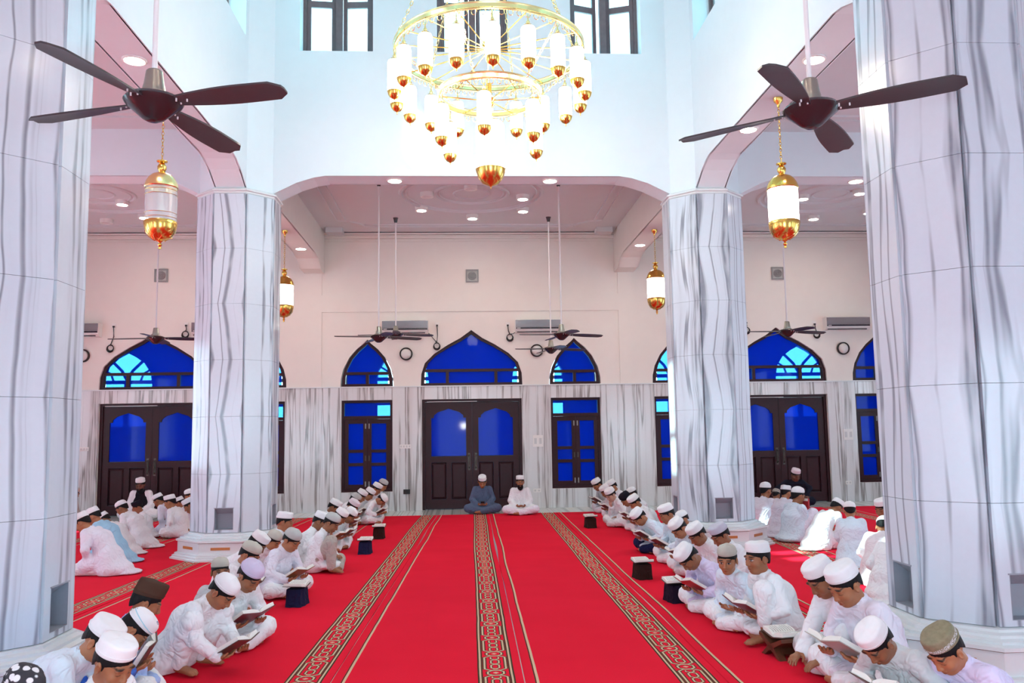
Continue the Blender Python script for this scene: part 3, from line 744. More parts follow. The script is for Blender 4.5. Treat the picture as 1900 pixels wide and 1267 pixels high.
# ---------------------------------------------------------------- doors
def cusp(hw, z0):
    return [(-hw, z0), (-hw * .86, z0), (-hw * .84, z0 + .05), (-hw * .62, z0 + .115), (-hw * .3, z0 + .15), (0, z0 + .185), (hw * .3, z0 + .15), (hw * .62, z0 + .115), (hw * .84, z0 + .05), (hw * .86, z0), (hw, z0)]
def door(x, i):
    root = struct(empty('door_%d' % i, (x, YW + .05, 0)))
    MB().box((-DW, 0, 0), (-DW + .055, .12, ZD)).box((DW - .055, 0, 0), (DW, .12, ZD)).box((-DW + .055, 0, ZD - .055), (DW - .055, .12, ZD)).build('door_frame', wood, root)
    for s in (-1, 1):
        L = empty('door_leaf', (s * .4685, .035, 0)); L.parent = root; w = .466; g = .345; z1 = ZD - .06
        m = MB().box((-w, 0, .015), (-g, .05, z1)).box((g, 0, .015), (w, .05, z1)).box((-g, 0, .015), (g, .05, .20)).box((-g, 0, .92), (g, .05, 1.04)).box((-.05, 0, .20), (.05, .05, .92)); c = cusp(g, 1.80)
        for k in range(len(c) - 1): m.prism([c[k], c[k + 1], (c[k + 1][0] + 1e-4 * k, z1), (c[k][0], z1)], 0, .05)
        m.build('stiles_and_rails', wood, L)
        for q in (-1, 1):
            cx = q * .1975; a = .1425
            MB().add([(cx - a, .03, .205), (cx + a, .03, .205), (cx + a, .03, .915), (cx - a, .03, .915), (cx - a + .035, .008, .25), (cx + a - .035, .008, .25), (cx + a - .035, .008, .87), (cx - a + .035, .008, .87)],
                     [(0, 1, 5, 4), (1, 2, 6, 5), (2, 3, 7, 6), (3, 0, 4, 7), (4, 5, 6, 7), (3, 2, 1, 0)]).build('panel', wood, L)
        MB().prism([(-g, 1.045), (g, 1.045)] + c[::-1], .024, .028).build('glass_pane', blue_film, L)
        hx = -s * .40
        MB().tube([(hx, -.002, .80), (hx, -.045, .83), (hx, -.05, .93), (hx, -.045, 1.03), (hx, -.002, 1.06)], [.012, .011, .014, .011, .012], 8).box((hx - .022, -.004, .76), (hx + .022, .0, 1.10)).build('door_handle', dark_metal, L, smooth=True)
    MB().box((-.9, -.01, ZD - .052), (.1, .0, ZD - .042)).build('top_bolt', plastic, root)
for i, x in enumerate(DOORX): door(x, i + 1)
# ---------------------------------------------------------------- windows and fanlights
def window(x, i):
    root = struct(empty('window_%d' % i, (x, YW + .05, 0))); a, zt = WW, 1.80
    MB().ring([(-a, ZWB), (a, ZWB), (a, ZD), (-a, ZD)], [(-a + .05, ZWB + .05), (a - .05, ZWB + .05), (a - .05, ZD - .05), (-a + .05, ZD - .05)], 0, .11).box((-a + .05, 0, zt), (a - .05, .11, zt + .06)).build('window_frame', wood, root)
    MB().box((-a + .05, .05, zt + .06), (a - .05, .055, ZD - .05)).build('glass_pane', blue_glass, root)
    for s in (-1, 1):
        S = empty('casement', (s * .225, .02, 0)); S.parent = root; w = .2235; g = .145; z0 = ZWB + .052; m = MB()
        m.box((-w, 0, z0), (-g, .05, zt - .002)).box((g, 0, z0), (w, .05, zt - .002)); rails = (z0, z0 + .09), (.88, .94), (1.14, 1.20), (zt - .09, zt - .002)
        for r0, r1 in rails: m.box((-g, 0, r0), (g, .05, r1))
        m.build('sash', wood, S)
        for (q, r0), (r1, q2) in zip(rails[:-1], rails[1:]): MB().box((-g, .024, r0), (g, .028, r1)).build('glass_pane', blue_glass, S)
        for z in (zt - .14, 1.03, z0 + .10): MB().box((-s * .19 - .011, -.012, z - .05), (-s * .19 + .011, 0, z + .05)).build('bolt', grey_box if z != 1.03 else dark_metal, S)
def fanlight(x, hw, prof, i, n):
    root = struct(empty('window_%d' % i, (x, YW + .05, 0))); z0 = ZW + .022; o = arch(0, hw, z0, prof); hh = prof[-1][1]
    inn = [(px * (hw - .065) / hw, z0 + .05 + (pz - z0) * (hh - .13) / hh) for px, pz in o]
    m = MB().ring(o, inn, 0, .11); zb = z0 + (.30 if hw > .8 else .26)
    m.box((-hw + .05, 0.005, zb - .028), (hw - .05, .10, zb + .028)); xs = [0] if n == 2 else [-hw * .48, hw * .48]
    for c in xs: m.box((c - .03, .005, z0 + .045), (c + .03, .10, zb - .028))
    m.build('window_frame', wood, root)
    top = [p for p in inn if p[1] > zb + .03]; q = hw - .075
    MB().prism([(-q, zb + .025)] + top + [(q, zb + .025)], .05, .055).build('glass_pane', blue_glass, root)
    ed = [-q] + xs + [q]
    for a, b in zip(ed[:-1], ed[1:]): MB().box((a + .02, .05, z0 + .045), (b - .02, .055, zb - .025)).build('glass_pane', blue_glass, root)
for i, x in enumerate(WINX): window(x, i + 1); fanlight(x, WW, small_arch, i + 7, 2)
for i, x in enumerate(DOORX): fanlight(x, DW + .02, big_arch, i + 13, 3)
# clerestory casements
frame_wood = flat('grey_brown_wood', (.16, .12, .13), .45, grain=.2, scale=15)
def cl_window(i, x, y, rz, op):
    root = struct(empty('window_%d' % i, (x, y, 0), rz)); a = .487; z0, z1 = ZSILL, ZHEAD
    MB().ring([(-a, z0), (a, z0), (a, z1), (-a, z1)], [(-a + .045, z0 + .03), (a - .045, z0 + .03), (a - .045, z1 - .05), (-a + .045, z1 - .05)], -.05, .05).box((-.045, -.05, z0 + .03), (.045, .05, z1 - .05)).build('window_frame', frame_wood, root)
    for s in (-1, 1):
        S = empty('casement', (s * .44, -.02, 0), -s * op); S.parent = root; w = .39; d = -s
        q = sorted((0, d * w)); m = MB().ring([(q[0], z0 + .034), (q[1], z0 + .034), (q[1], z0 + .80), (q[0], z0 + .80)], [(q[0] + .055, z0 + .075), (q[1] - .055, z0 + .075), (q[1] - .055, z0 + .75), (q[0] + .055, z0 + .75)], 0, .035)
        m.ring([(q[0], z0 + .80), (q[1], z0 + .80), (q[1], z1 - .055), (q[0], z1 - .055)], [(q[0] + .055, z0 + .84), (q[1] - .055, z0 + .84), (q[1] - .055, z1 - .11), (q[0] + .055, z1 - .11)], 0, .035); m.build('sash', frame_wood, S)
        MB().box((q[0] + .055, .015, z0 + .075), (q[1] - .055, .019, z0 + .75)).build('glass_pane', pale_glass, S); MB().box((q[0] + .055, .015, z0 + .84), (q[1] - .055, .019, z1 - .11)).build('glass_pane', pale_glass, S)
k = 16
for a, b in WOP:
    c = (a + b) / 2
    for x, y, rz in ((c, YF + .08, 0), (c, YN - .08, PI), (-XC - .08, YM + c, PI / 2), (XC + .08, YM - c, -PI / 2)): cl_window(k, x, y, rz, .32 if (c > 1 and rz == 0) else .08); k += 1
# ---------------------------------------------------------------- hanging lanterns under the arches
def lantern(loc, label, lit=True, ztop=ZARCH):
    x, y, zb = loc; root = empty('hanging_lantern', (x, y, zb)); tag(root, label, 'lantern', 'gold and glass lanterns hung from the arches')
    R = .152
    MB().lathe([(0, -.005), (.014, .0), (.016, .012), (.009, .022), (.018, .03), (.02, .042), (.01, .054), (.014, .066), (.03, .078)], 16).build('finial', gold, root, True)
    b = MB().lathe([(.02, .075), (.06, .086), (.1, .11), (.13, .145), (.147, .19), (R + .004, .235), (R + .006, .262), (R, .272)], 28).build('bowl', gold, root, True)
    rib = MB()
    for i in range(8):
        a = i * PI / 4; rib.tube([((r + .001) * math.cos(a + t), (r + .001) * math.sin(a + t), z) for t, (r, z) in enumerate([]) ] or [(r * math.cos(a + .5 * j), r * math.sin(a + .5 * j), z) for j, (r, z) in enumerate(((.05, .080), (.11, .118), (.14, .165), (.153, .225)))], .004, 5)
    rib.build('rib', gold2, b, True)
    g = MB().lathe([(R - .002, .27), (R - .003, .35), (R - .001, .44), (R - .003, .53), (R - .002, .606)], 28).build('glass_shade', lamp_white if lit else clear_glass, root, True)
    if not lit:
        for z in (.30, .345, .53, .575): MB().torus(R, .0025, z, 28, 5).build('gilt_band', gold2, g, True)
        MB().lathe([(0, .36), (.03, .37), (.04, .40), (.03, .44), (.016, .47), (.016, .52), (.02, .60)], 14).build('bulb', plastic, root, True)
    MB().lathe([(R + .001, .604), (R + .008, .612), (R + .004, .635), (.145, .67), (.122, .71), (.09, .74), (.05, .758), (.02, .765)], 28).build('dome', (gold if lit else gold2), root, True)
    MB().lathe([(.022, .762), (.03, .775), (.042, .80), (.044, .825), (.03, .85), (.02, .86), (.05, .872), (.052, .882), (.014, .888), (.010, .90)], 18).build('crown', gold, root, True)
    L = ztop - zb - .05; ch = MB(); n = int((L - .90) / .035)
    for i in range(n):
        z = .905 + .035 * i; p = [(0.011 * math.cos(t), 0, z + .013 + .022 * math.sin(t)) for t in [2 * PI * q / 8 for q in range(8)]]
        ch.tube([(px, 0, pz) if i % 2 else (0, px, pz) for px, _, pz in p], .0035, 5, True)
    ch.build('chain', gold, root, True)
    MB().lathe([(.012, L - .05), (.016, L - .02), (.045, L + .01), (.05, L + .045), (0, L + .05)], 18).build('ceiling_rose', gold, root, True)
lantern((-XC, YM, 3.335), 'unlit gold and clear glass lantern hanging below the ceiling fan blade', False)
lantern((XC, YM, 3.325), 'lit white lantern with gold bowl hanging beside the ceiling fan hub')
lantern((-XC, 14.2, 3.37), 'lit gold lantern hanging beside the far marble column, by the lilac lit wall')
lantern((XC, 14.2, 3.45), 'lit gold lantern half hidden by the sunlit far marble column')
# ---------------------------------------------------------------- ceiling fans
def blade_mesh(L, W, name='blade'):
    n = 12; vs = []; fs = []
    for i in range(n + 1):
        t = i / n; r = .11 + (L - .11) * t; w = W * (.42 + .58 * math.sin(min(1, t * 1.5) * PI / 2)) * (1 if t < .9 else math.sqrt(max(.12, 1 - ((t - .9) / .1) ** 2 * .8)))
        pitch = -math.radians(15 - 6 * t); zc = -.015 * t
        for s, th in ((-.5, 0), (0, .006), (.5, 0)):
            for q in (1, -1): vs.append((r, s * w * math.cos(pitch), zc + s * w * math.sin(pitch) + .005 * q + th))
    for i in range(n):
        a, b = i * 6, i * 6 + 6
        fs += [(a, a + 2, b + 2, b), (a + 2, a + 4, b + 4, b + 2), (a + 1, b + 1, b + 3, a + 3), (a + 3, b + 3, b + 5, a + 5), (a, b, b + 1, a + 1), (a + 4, a + 5, b + 5, b + 4)]
    fs += [(0, 1, 3, 2), (2, 3, 5, 4)]; e = n * 6; fs += [(e, e + 2, e + 3, e + 1), (e + 2, e + 4, e + 5, e + 3)]
    return MB().add(vs, fs).mesh(name, fan_blade, True, math.radians(50))
BLADE = blade_mesh(.755, .15); BOLT = MB().lathe([(.0, .010), (.0045, .009), (.0045, -.010), (0, -.011)], 8).mesh('bolt', steel)
MOTOR = MB().lathe([(0, -.10), (.03, -.098), (.055, -.085), (.10, -.045), (.142, -.008), (.150, .006), (.138, .024), (.09, .034)], 28).mesh('motor', fan_dark, True, math.radians(50))
COVER = MB().lathe([(.125, .022), (.115, .035), (.075, .042), (.072, .055), (.055, .06), (.058, .075), (.052, .10), (.042, .17), (.034, .178), (.012, .18)], 24).mesh('motor_cover', bronze, True, math.radians(35))
CANOPY = MB().lathe([(.012, -.10), (.03, -.095), (.045, -.02), (.055, 0)], 20).mesh('canopy', fan_dark, True, math.radians(50))
def fan(x, y, z, rot, label, sc=1., group='dark ceiling fans'):
    root = empty('ceiling_fan', (x, y, z), rot); root.scale = (sc, sc, sc); tag(root, label, 'ceiling fan', group)
    put(MOTOR, 'motor', root); put(COVER, 'motor_cover', root)
    for i in range(4):
        b = put(BLADE, 'blade', root, None, i * PI / 2)
        for dx, dy in ((.15, .02), (.15, -.02), (.2, 0)): put(BOLT, 'bolt', b, (dx, dy, -.005))
    L = (ZCEIL - z) / sc; MB().tube([(0, 0, .175), (0, 0, L - .05)], .0135, 10).build('rod', steel, root, True); put(CANOPY, 'canopy', root, (0, 0, L))
fan(-1.771, 4.40, 3.235, math.atan2(-.69, -.22), 'large dark four bladed ceiling fan close to the camera, above the unlit lantern')
fan(1.735, 4.40, 3.215, math.atan2(-.60, -.45), 'large dark four bladed ceiling fan close to the camera, beside the bright white lantern')
fan(-1.49, 13.45, 3.02, .35, 'ceiling fan above the pointed window, in front of the wall air conditioner', .92, 'ceiling fans in the far bay')
fan(1.40, 13.45, 3.03, .22, 'ceiling fan overlapping the corner of the air conditioner near the round wall lamp', .92, 'ceiling fans in the far bay')
fan(-1.41, 15.85, 3.33, .10, 'ceiling fan with its hub hidden under the air conditioner', .92, 'ceiling fans in the far bay')
fan(1.47, 15.80, 3.03, .25, 'ceiling fan in front of the round wall lamp and pointed window', .92, 'ceiling fans in the far bay')
fan(-4.92, 13.45, 3.03, .1, 'ceiling fan over the arched fanlight behind the black vest teacher', .92, 'ceiling fans in the side bays')
fan(5.05, 13.40, 3.04, .2, 'ceiling fan over the arched fanlight behind the teacher in dark clothes', .92, 'ceiling fans in the side bays')
fan(-7.62, 13.45, 3.15, .5, 'ceiling fan mostly hidden by the near marble column with one blade showing', .92, 'ceiling fans in the side bays')
fan(7.66, 13.45, 3.55, .3, 'ceiling fan mostly hidden by the near column, blade tips above the wall lamp', .92, 'ceiling fans in the side bays')
# ---------------------------------------------------------------- chandelier
CHX = .125
ch = empty('chandelier', (CHX, YM, 3.89)); tag(ch, 'large gold two tier ring chandelier with glowing white cylinder lamps', 'chandelier'); Z0 = 3.89
def filigree(R, z, n, mat, name):
    m = MB(); m.torus(R, .012, z + .035, 72, 6); m.torus(R, .010, z - .025, 72, 6); m.ring([(R * 1.008 * math.cos(t), R * 1.008 * math.sin(t)) for t in [2 * PI * i / 72 for i in range(72)]], [(R * .994 * math.cos(t), R * .994 * math.sin(t)) for t in [2 * PI * i / 72 for i in range(72)]], z - .012, z + .024, 'z')
    for i in range(n):
        a = 2 * PI * i / n; m.tube([(R * math.cos(a + .6 * math.pi / n * math.sin(t)), R * math.sin(a + .6 * math.pi / n * math.sin(t)), z - .055 - .03 * math.cos(t)) for t in [2 * PI * q / 8 for q in range(8)]], .004, 4, True)
    return m.build(name, mat, ch, True)
filigree(.965, 5.375 - Z0, 72, gold2, 'outer_ring'); filigree(.52, 4.905 - Z0, 44, gold2, 'inner_ring')
hub = MB().lathe([(0, -.10), (.02, -.09), (.05, -.05), (.03, 0), (.07, .03), (.07, .07), (.02, .10)], 20, (0, 0, 5.40 - Z0)).build('hub', gold, ch, True)
for i in range(18):
    a = 2 * PI * i / 18 + PI / 18; MB().tube([(.05 * math.cos(a), .05 * math.sin(a), 5.40 - Z0), (.96 * math.cos(a), .96 * math.sin(a), 5.36 - Z0)], .006, 6).build('spoke', gold, hub)
hub2 = MB().lathe([(0, -.09), (.025, -.07), (.05, -.03), (.03, .0), (.06, .03), (.02, .06), (.02, .2)], 18, (0, 0, 4.84 - Z0)).build('hub', gold, ch, True)
for i in range(6):
    a = i * PI / 3; MB().tube([(.04 * math.cos(a), .04 * math.sin(a), 4.86 - Z0), (.52 * math.cos(a), .52 * math.sin(a), 4.90 - Z0)], .006, 6).build('spoke', gold, hub2)
def chain_mesh(p, q, name):
    p, q = Vector(p), Vector(q); d = (q - p); n = max(3, int(d.length / .05)); t = d.normalized(); s1 = t.cross(Vector((0, 0, 1))); s1 = s1 if s1.length > .05 else t.cross(Vector((1, 0, 0))); s1.normalize(); s2 = t.cross(s1); m = MB()
    for i in range(n):
        c = p + d * ((i + .5) / n); s = s1 if i % 2 else s2; m.tube([tuple(c + t * (.032 * math.cos(k * PI / 3)) + s * (.013 * math.sin(k * PI / 3))) for k in range(6)], .004, 4, True)
    return m.build(name, gold2, ch)
for i in range(6):
    a = i * PI / 3 + .2; c, s = math.cos(a), math.sin(a)
    chain_mesh((.96 * c, .96 * s, 5.41 - Z0), (.05 * c, .05 * s, 7.6 - Z0), 'chain'); chain_mesh((.94 * c, .94 * s, 5.35 - Z0), (.53 * c, .53 * s, 4.94 - Z0), 'chain')
chain_mesh((0, 0, 7.55 - Z0), (0, 0, ZDR - Z0 - .08), 'chain'); MB().lathe([(.0, 0), (.05, .0), (.12, .06), (.13, .09), (0, .09)], 20, (0, 0, ZDR - Z0 - .09)).build('canopy', gold, ch, True)
def lamp_parts(r, hb, hg):
    """bowl, glass and cap meshes with the bowl's underside at z=0"""
    return (MB().lathe([(0, -.03), (.006, -.026), (.004, -.012), (.012, 0), (r * .55, hb * .16), (r * .85, hb * .5), (r, hb * .92), (r * 1.02, hb)], 20).mesh('bowl', gold, True, math.radians(60)),
            MB().lathe([(r * .97, hb), (r * .97, hb + hg * .9), (r * .86, hb + hg * .96), (r * .5, hb + hg)], 20).mesh('glass_shade', lamp_white, True, math.radians(60)),
            MB().lathe([(r * .8, hb + hg * .97), (r * .55, hb + hg + .012), (.012, hb + hg + .02), (.02, hb + hg + .04), (.008, hb + hg + .06), (.004, hb + hg + .12)], 14).mesh('cap', gold2, True, math.radians(60)))
def lamps(parts, R, z, n, a0):
    for i in range(n):
        a = a0 + 2 * PI * i / n; L = put(parts[0], 'lamp', ch, (R * math.cos(a), R * math.sin(a), z - Z0)); put(parts[1], 'glass_shade', L); put(parts[2], 'cap', L)
LP = lamp_parts(.071, .082, .325); lamps(LP, .965, 4.80, 18, -PI / 2); LP2 = lamp_parts(.071, .082, .345); lamps(LP2, .52, 4.315, 6, -PI / 2 - .14)
LP3 = lamp_parts(.150, .175, .50); lamps(LP3, 0, 3.965, 1, 0)
# ---------------------------------------------------------------- downlights
DLB = MB().lathe([(.115, .075), (.11, .0), (.085, .0), (.08, .012)], 24).mesh('housing', plastic, True, math.radians(40))
DLD = MB().lathe([(.082, .010), (.05, .002), (0, 0)], 24).mesh('diffuser', lamp_warm, True); DLO = MB().lathe([(.082, .010), (.05, .002), (0, 0)], 24).mesh('diffuser', lamp_off, True)
def downlight(x, y, lit, label, z=ZCEIL - .075, cat='ceiling light'):
    root = empty('ceiling_downlight', (x, y, z)); tag(root, label, cat, 'round ceiling downlights'); put(DLB, 'housing', root); put(DLD if lit else DLO, 'diffuser', root)
for x, y, lit, l in ((-.89, 15.06, 1, 'lit round downlight on the far ceiling, leftmost of the lit ones there'), (.03, 15.65, 1, 'lit round downlight on the far ceiling, lowest in view above the wall speaker'), (.88, 14.31, 1, 'lit round downlight on the far ceiling, upper of the close pair'), (.94, 15.14, 1, 'lit round downlight on the far ceiling, lower of the close pair'), (-.75, 14.14, 0, 'unlit round downlight on the far ceiling beside the plaster ring'), (-.02, 13.69, 0, 'unlit round downlight on the far ceiling just under the chandelier bowl'),
                     (-5.97, 14.65, 1, 'lit round downlight left of the unlit gold lantern'), (-5.93, 15.57, 1, 'lit round downlight partly behind the unlit gold lantern'), (-6.75, 15.93, 0, 'unlit round downlight below the lit one near the marble column'), (5.80, 14.31, 1, 'lit round downlight partly behind the bright white lantern'), (6.58, 15.73, 1, 'lit round downlight lowest beside the bright white lantern'), (6.66, 13.97, 1, 'lit round downlight just under the arch by the near column'), (7.45, 15.28, 1, 'lit round downlight cut by the edge of the near marble column')): downlight(x, y, lit, l)
for i_, (x, y) in enumerate(((-1.1, 1.2), (1.1, 1.2), (-1.1, 3.2), (1.1, 3.2), (0, 4.4), (0, .2))): downlight(x, y, 1, 'added unseen downlight over the camera that lights the floor')  # unseen fixtures added above the camera only to brighten the floor
SFR = MB().lathe([(.11, .012), (.108, 0), (.09, -.004), (.088, .004)], 24).mesh('trim_ring', plastic, True); SFD = MB().lathe([(.089, .003), (.05, -.002), (0, -.003)], 24).mesh('diffuser', lamp_warm, True)
for x, y, l in ((-1.07, YF, 'lit flush light under the wide far arch, left of the chandelier bowl'), (1.04, YF, 'lit flush light under the wide far arch, right of the chandelier bowl'), (-XC, 7.62, 'lit flush light under the arch above the near fan motor'), (-XC, 9.3, 'lit flush light under the arch behind the drooping fan blade'), (XC, 9.32, 'lit flush light under the arch below the thin fan blade'), (XC, 7.47, 'lit flush light under the arch beside the fan rod'), (-XC, 15.61, 'lit flush light next to the far gold lantern by the column'), (XC, 15.39, 'lit flush light next to the gold lantern at the sunlit column'), (5.33, YF, 'lit flush light under the side arch right of the white lantern')):
    root = empty('soffit_light', (x, y, ZARCH - .012)); tag(root, l, 'ceiling light', 'flush lights under the arches'); put(SFR, 'trim_ring', root); put(SFD, 'diffuser', root)
# ---------------------------------------------------------------- things on the back wall
WF = YW
def speaker(x, z, label):
    root = empty('wall_vent', (x, WF, z)); tag(root, label, 'vent', 'square vents high on the wall'); a = .13
    MB().ring([(-a, -a), (a, -a), (a, a), (-a, a)], [(-a + .025, -a + .025), (a - .025, -a + .025), (a - .025, a - .025), (-a + .025, a - .025)], -.035, 0).build('frame', grey_box, root)
    MB().box((-a + .025, -.012, -a + .025), (a - .025, 0, a - .025)).build('backing', flat('pale_grey', (.5, .5, .48), .5), root)
    m = MB(); 
    for R in (.02, .04, .06, .08): m.tube([(R * math.cos(t), -.02, R * math.sin(t)) for t in [2 * PI * i / 24 for i in range(24)]], .007, 5, True)
    m.build('fan_grille', grey_box, root)
speaker(.03, 4.65, 'small square grey vent high on the wall above the middle door'); speaker(-6.12, 4.69, 'small square grey vent on the wall under the unlit lantern'); speaker(6.33, 4.67, 'small square grey vent on the wall beside the fan rod near the white lantern')
def aircon(x, label):
    root = empty('air_conditioner', (x, WF, 3.47)); tag(root, label, 'air conditioner', 'split air conditioners on the back wall'); w = .455
    prof = [(0, 0), (-.14, .0), (-.185, .05), (-.20, .10), (-.20, .245), (-.18, .262), (0, .262)]
    MB().prism(prof, -w, w, 'x').build('housing', plastic, root)
    MB().box((-w + .004, -.206, .105), (w - .004, -.198, .25)).build('front_panel', ac_panel, root); MB().box((-w + .01, -.208, .070), (w - .01, -.196, .103)).build('display_strip', ac_dark, root)
    MB().box((-w + .03, -.168, .004), (w - .06, -.120, .022)).build('louvre', ac_dark, root); MB().box((-w + .03, -.2095, .081), (-w + .10, -.207, .092)).build('badge', plastic, root)
aircon(-1.31, 'wall air conditioner with mirrored panel left of the middle arch'); aircon(1.335, 'wall air conditioner with mirrored panel right of the middle arch'); aircon(-7.68, 'wall air conditioner cut by the near marble column, above the round lamp'); aircon(7.68, 'wall air conditioner with silver panel by the near marble column'); aircon(-5.0, 'wall air conditioner mostly hidden behind the far marble column')
def cable(x, z, xc, zc, label, to=None):
    root = empty('power_cable', (x, WF, zc)); tag(root, label, 'cable', 'coiled cables under wall sockets'); dz = z - zc; dx = xc - x
    MB().box((-.04, -.012, dz - .03), (.04, 0, dz + .05)).build('socket', plastic, root); MB().box((-.018, -.04, dz - .03), (.018, -.012, dz)).build('plug', black, root)
    m = MB(); m.tube([(0, -.035, dz - .02), (.01, -.03, dz * .5), (dx, -.025, .05)], .009, 6)
    for k in range(3): m.tube([(dx + (.055 + .006 * k) * math.cos(t), -.02 - .008 * k, (.06 + .005 * k) * math.sin(t) - .01 * k) for t in [2 * PI * i / 20 for i in range(20)]], .008, 5, True)
    if to: m.tube([(to[0] - x, -.03, to[1] - zc), (to[0] - x + (dx - to[0] + x) * .4, -.03, (to[1] - zc) * .7), (dx, -.02, .06)], .007, 5)
    m.build('flex', black, root, True)
cable(-.683, 3.66, -.69, 3.24, 'black cable coil hanging just left of the middle arch', (-.85, 3.49)); cable(.735, 3.65, .775, 3.40, 'black cable coil between the middle arch and air conditioner', (.88, 3.49)); cable(-7.0, 3.69, -7.05, 3.26, 'black cable ring under a socket beside the near column'); cable(-5.61, 3.70, -5.62, 3.52, 'black cable coil beside the far marble column'); cable(7.05, 3.62, 7.08, 3.40, 'black cable hanging beside the silver air conditioner'); cable(5.62, 3.66, 5.62, 3.50, 'black cable coil at the sunlit column edge')
def bulkhead(x, z, label):
    root = empty('round_wall_lamp', (x, WF, z)); tag(root, label, 'wall lamp', 'round wall lamps with black rims')
    def disc(prof, name, m):
        q = MB().lathe(prof, 32); q.v = [(a, -c, b) for a, b, c in q.v]; q.build(name, m, root, True)
    disc([(.128, 0), (.128, .05), (.118, .06), (.106, .05), (.106, 0)], 'rim', black); disc([(.107, .03), (.09, .055), (.05, .07), (0, .075)], 'diffuser', flat('lamp_diffuser', (.70, .68, .66), .25))
bulkhead(-1.30, 3.08, 'round black rimmed wall lamp above the window left of the middle door'); bulkhead(1.31, 3.12, 'round black rimmed wall lamp crossed by a fan blade'); bulkhead(-7.57, 3.11, 'round black rimmed wall lamp beside the near column edge'); bulkhead(7.62, 3.10, 'round black rimmed wall lamp beneath the silver air conditioner')
def plate(x, z, w, h, m, label, n=3):
    root = empty('switch_plate', (x, WF - .023, z)); tag(root, label, 'switch', 'switch plates on the marble'); MB().box((-w, -.018, -h), (w, 0, h)).build('plate', m, root)
    for i in range(n): MB().box((-w + (2 * w) * (i + .25) / n, -.023, -h * .5), (-w + (2 * w) * (i + .75) / n, -.018, h * .5)).build('switch_rocker', m if m is black else flat('switch_grey', (.6, .6, .6), .4), root)
plate(-1.32, 1.25, .11, .038, plastic, 'wide white switch plate left of the middle door', 4); plate(-1.295, .37, .065, .045, black, 'small black socket low on the marble by the reading row', 2); plate(1.30, 1.315, .10, .115, plastic, 'square white switch box right of the middle door', 2); plate(1.265, .345, .075, .035, plastic, 'small white socket low beside the man in white', 2); plate(-7.5, 1.30, .11, .038, plastic, 'wide white switch plate beside the teacher in the black vest', 4); plate(7.62, 1.345, .10, .11, plastic, 'square white switch box by the door of the dark clothed teacher', 2); plate(7.57, .38, .06, .035, plastic, 'small white socket below the square switch box', 2)
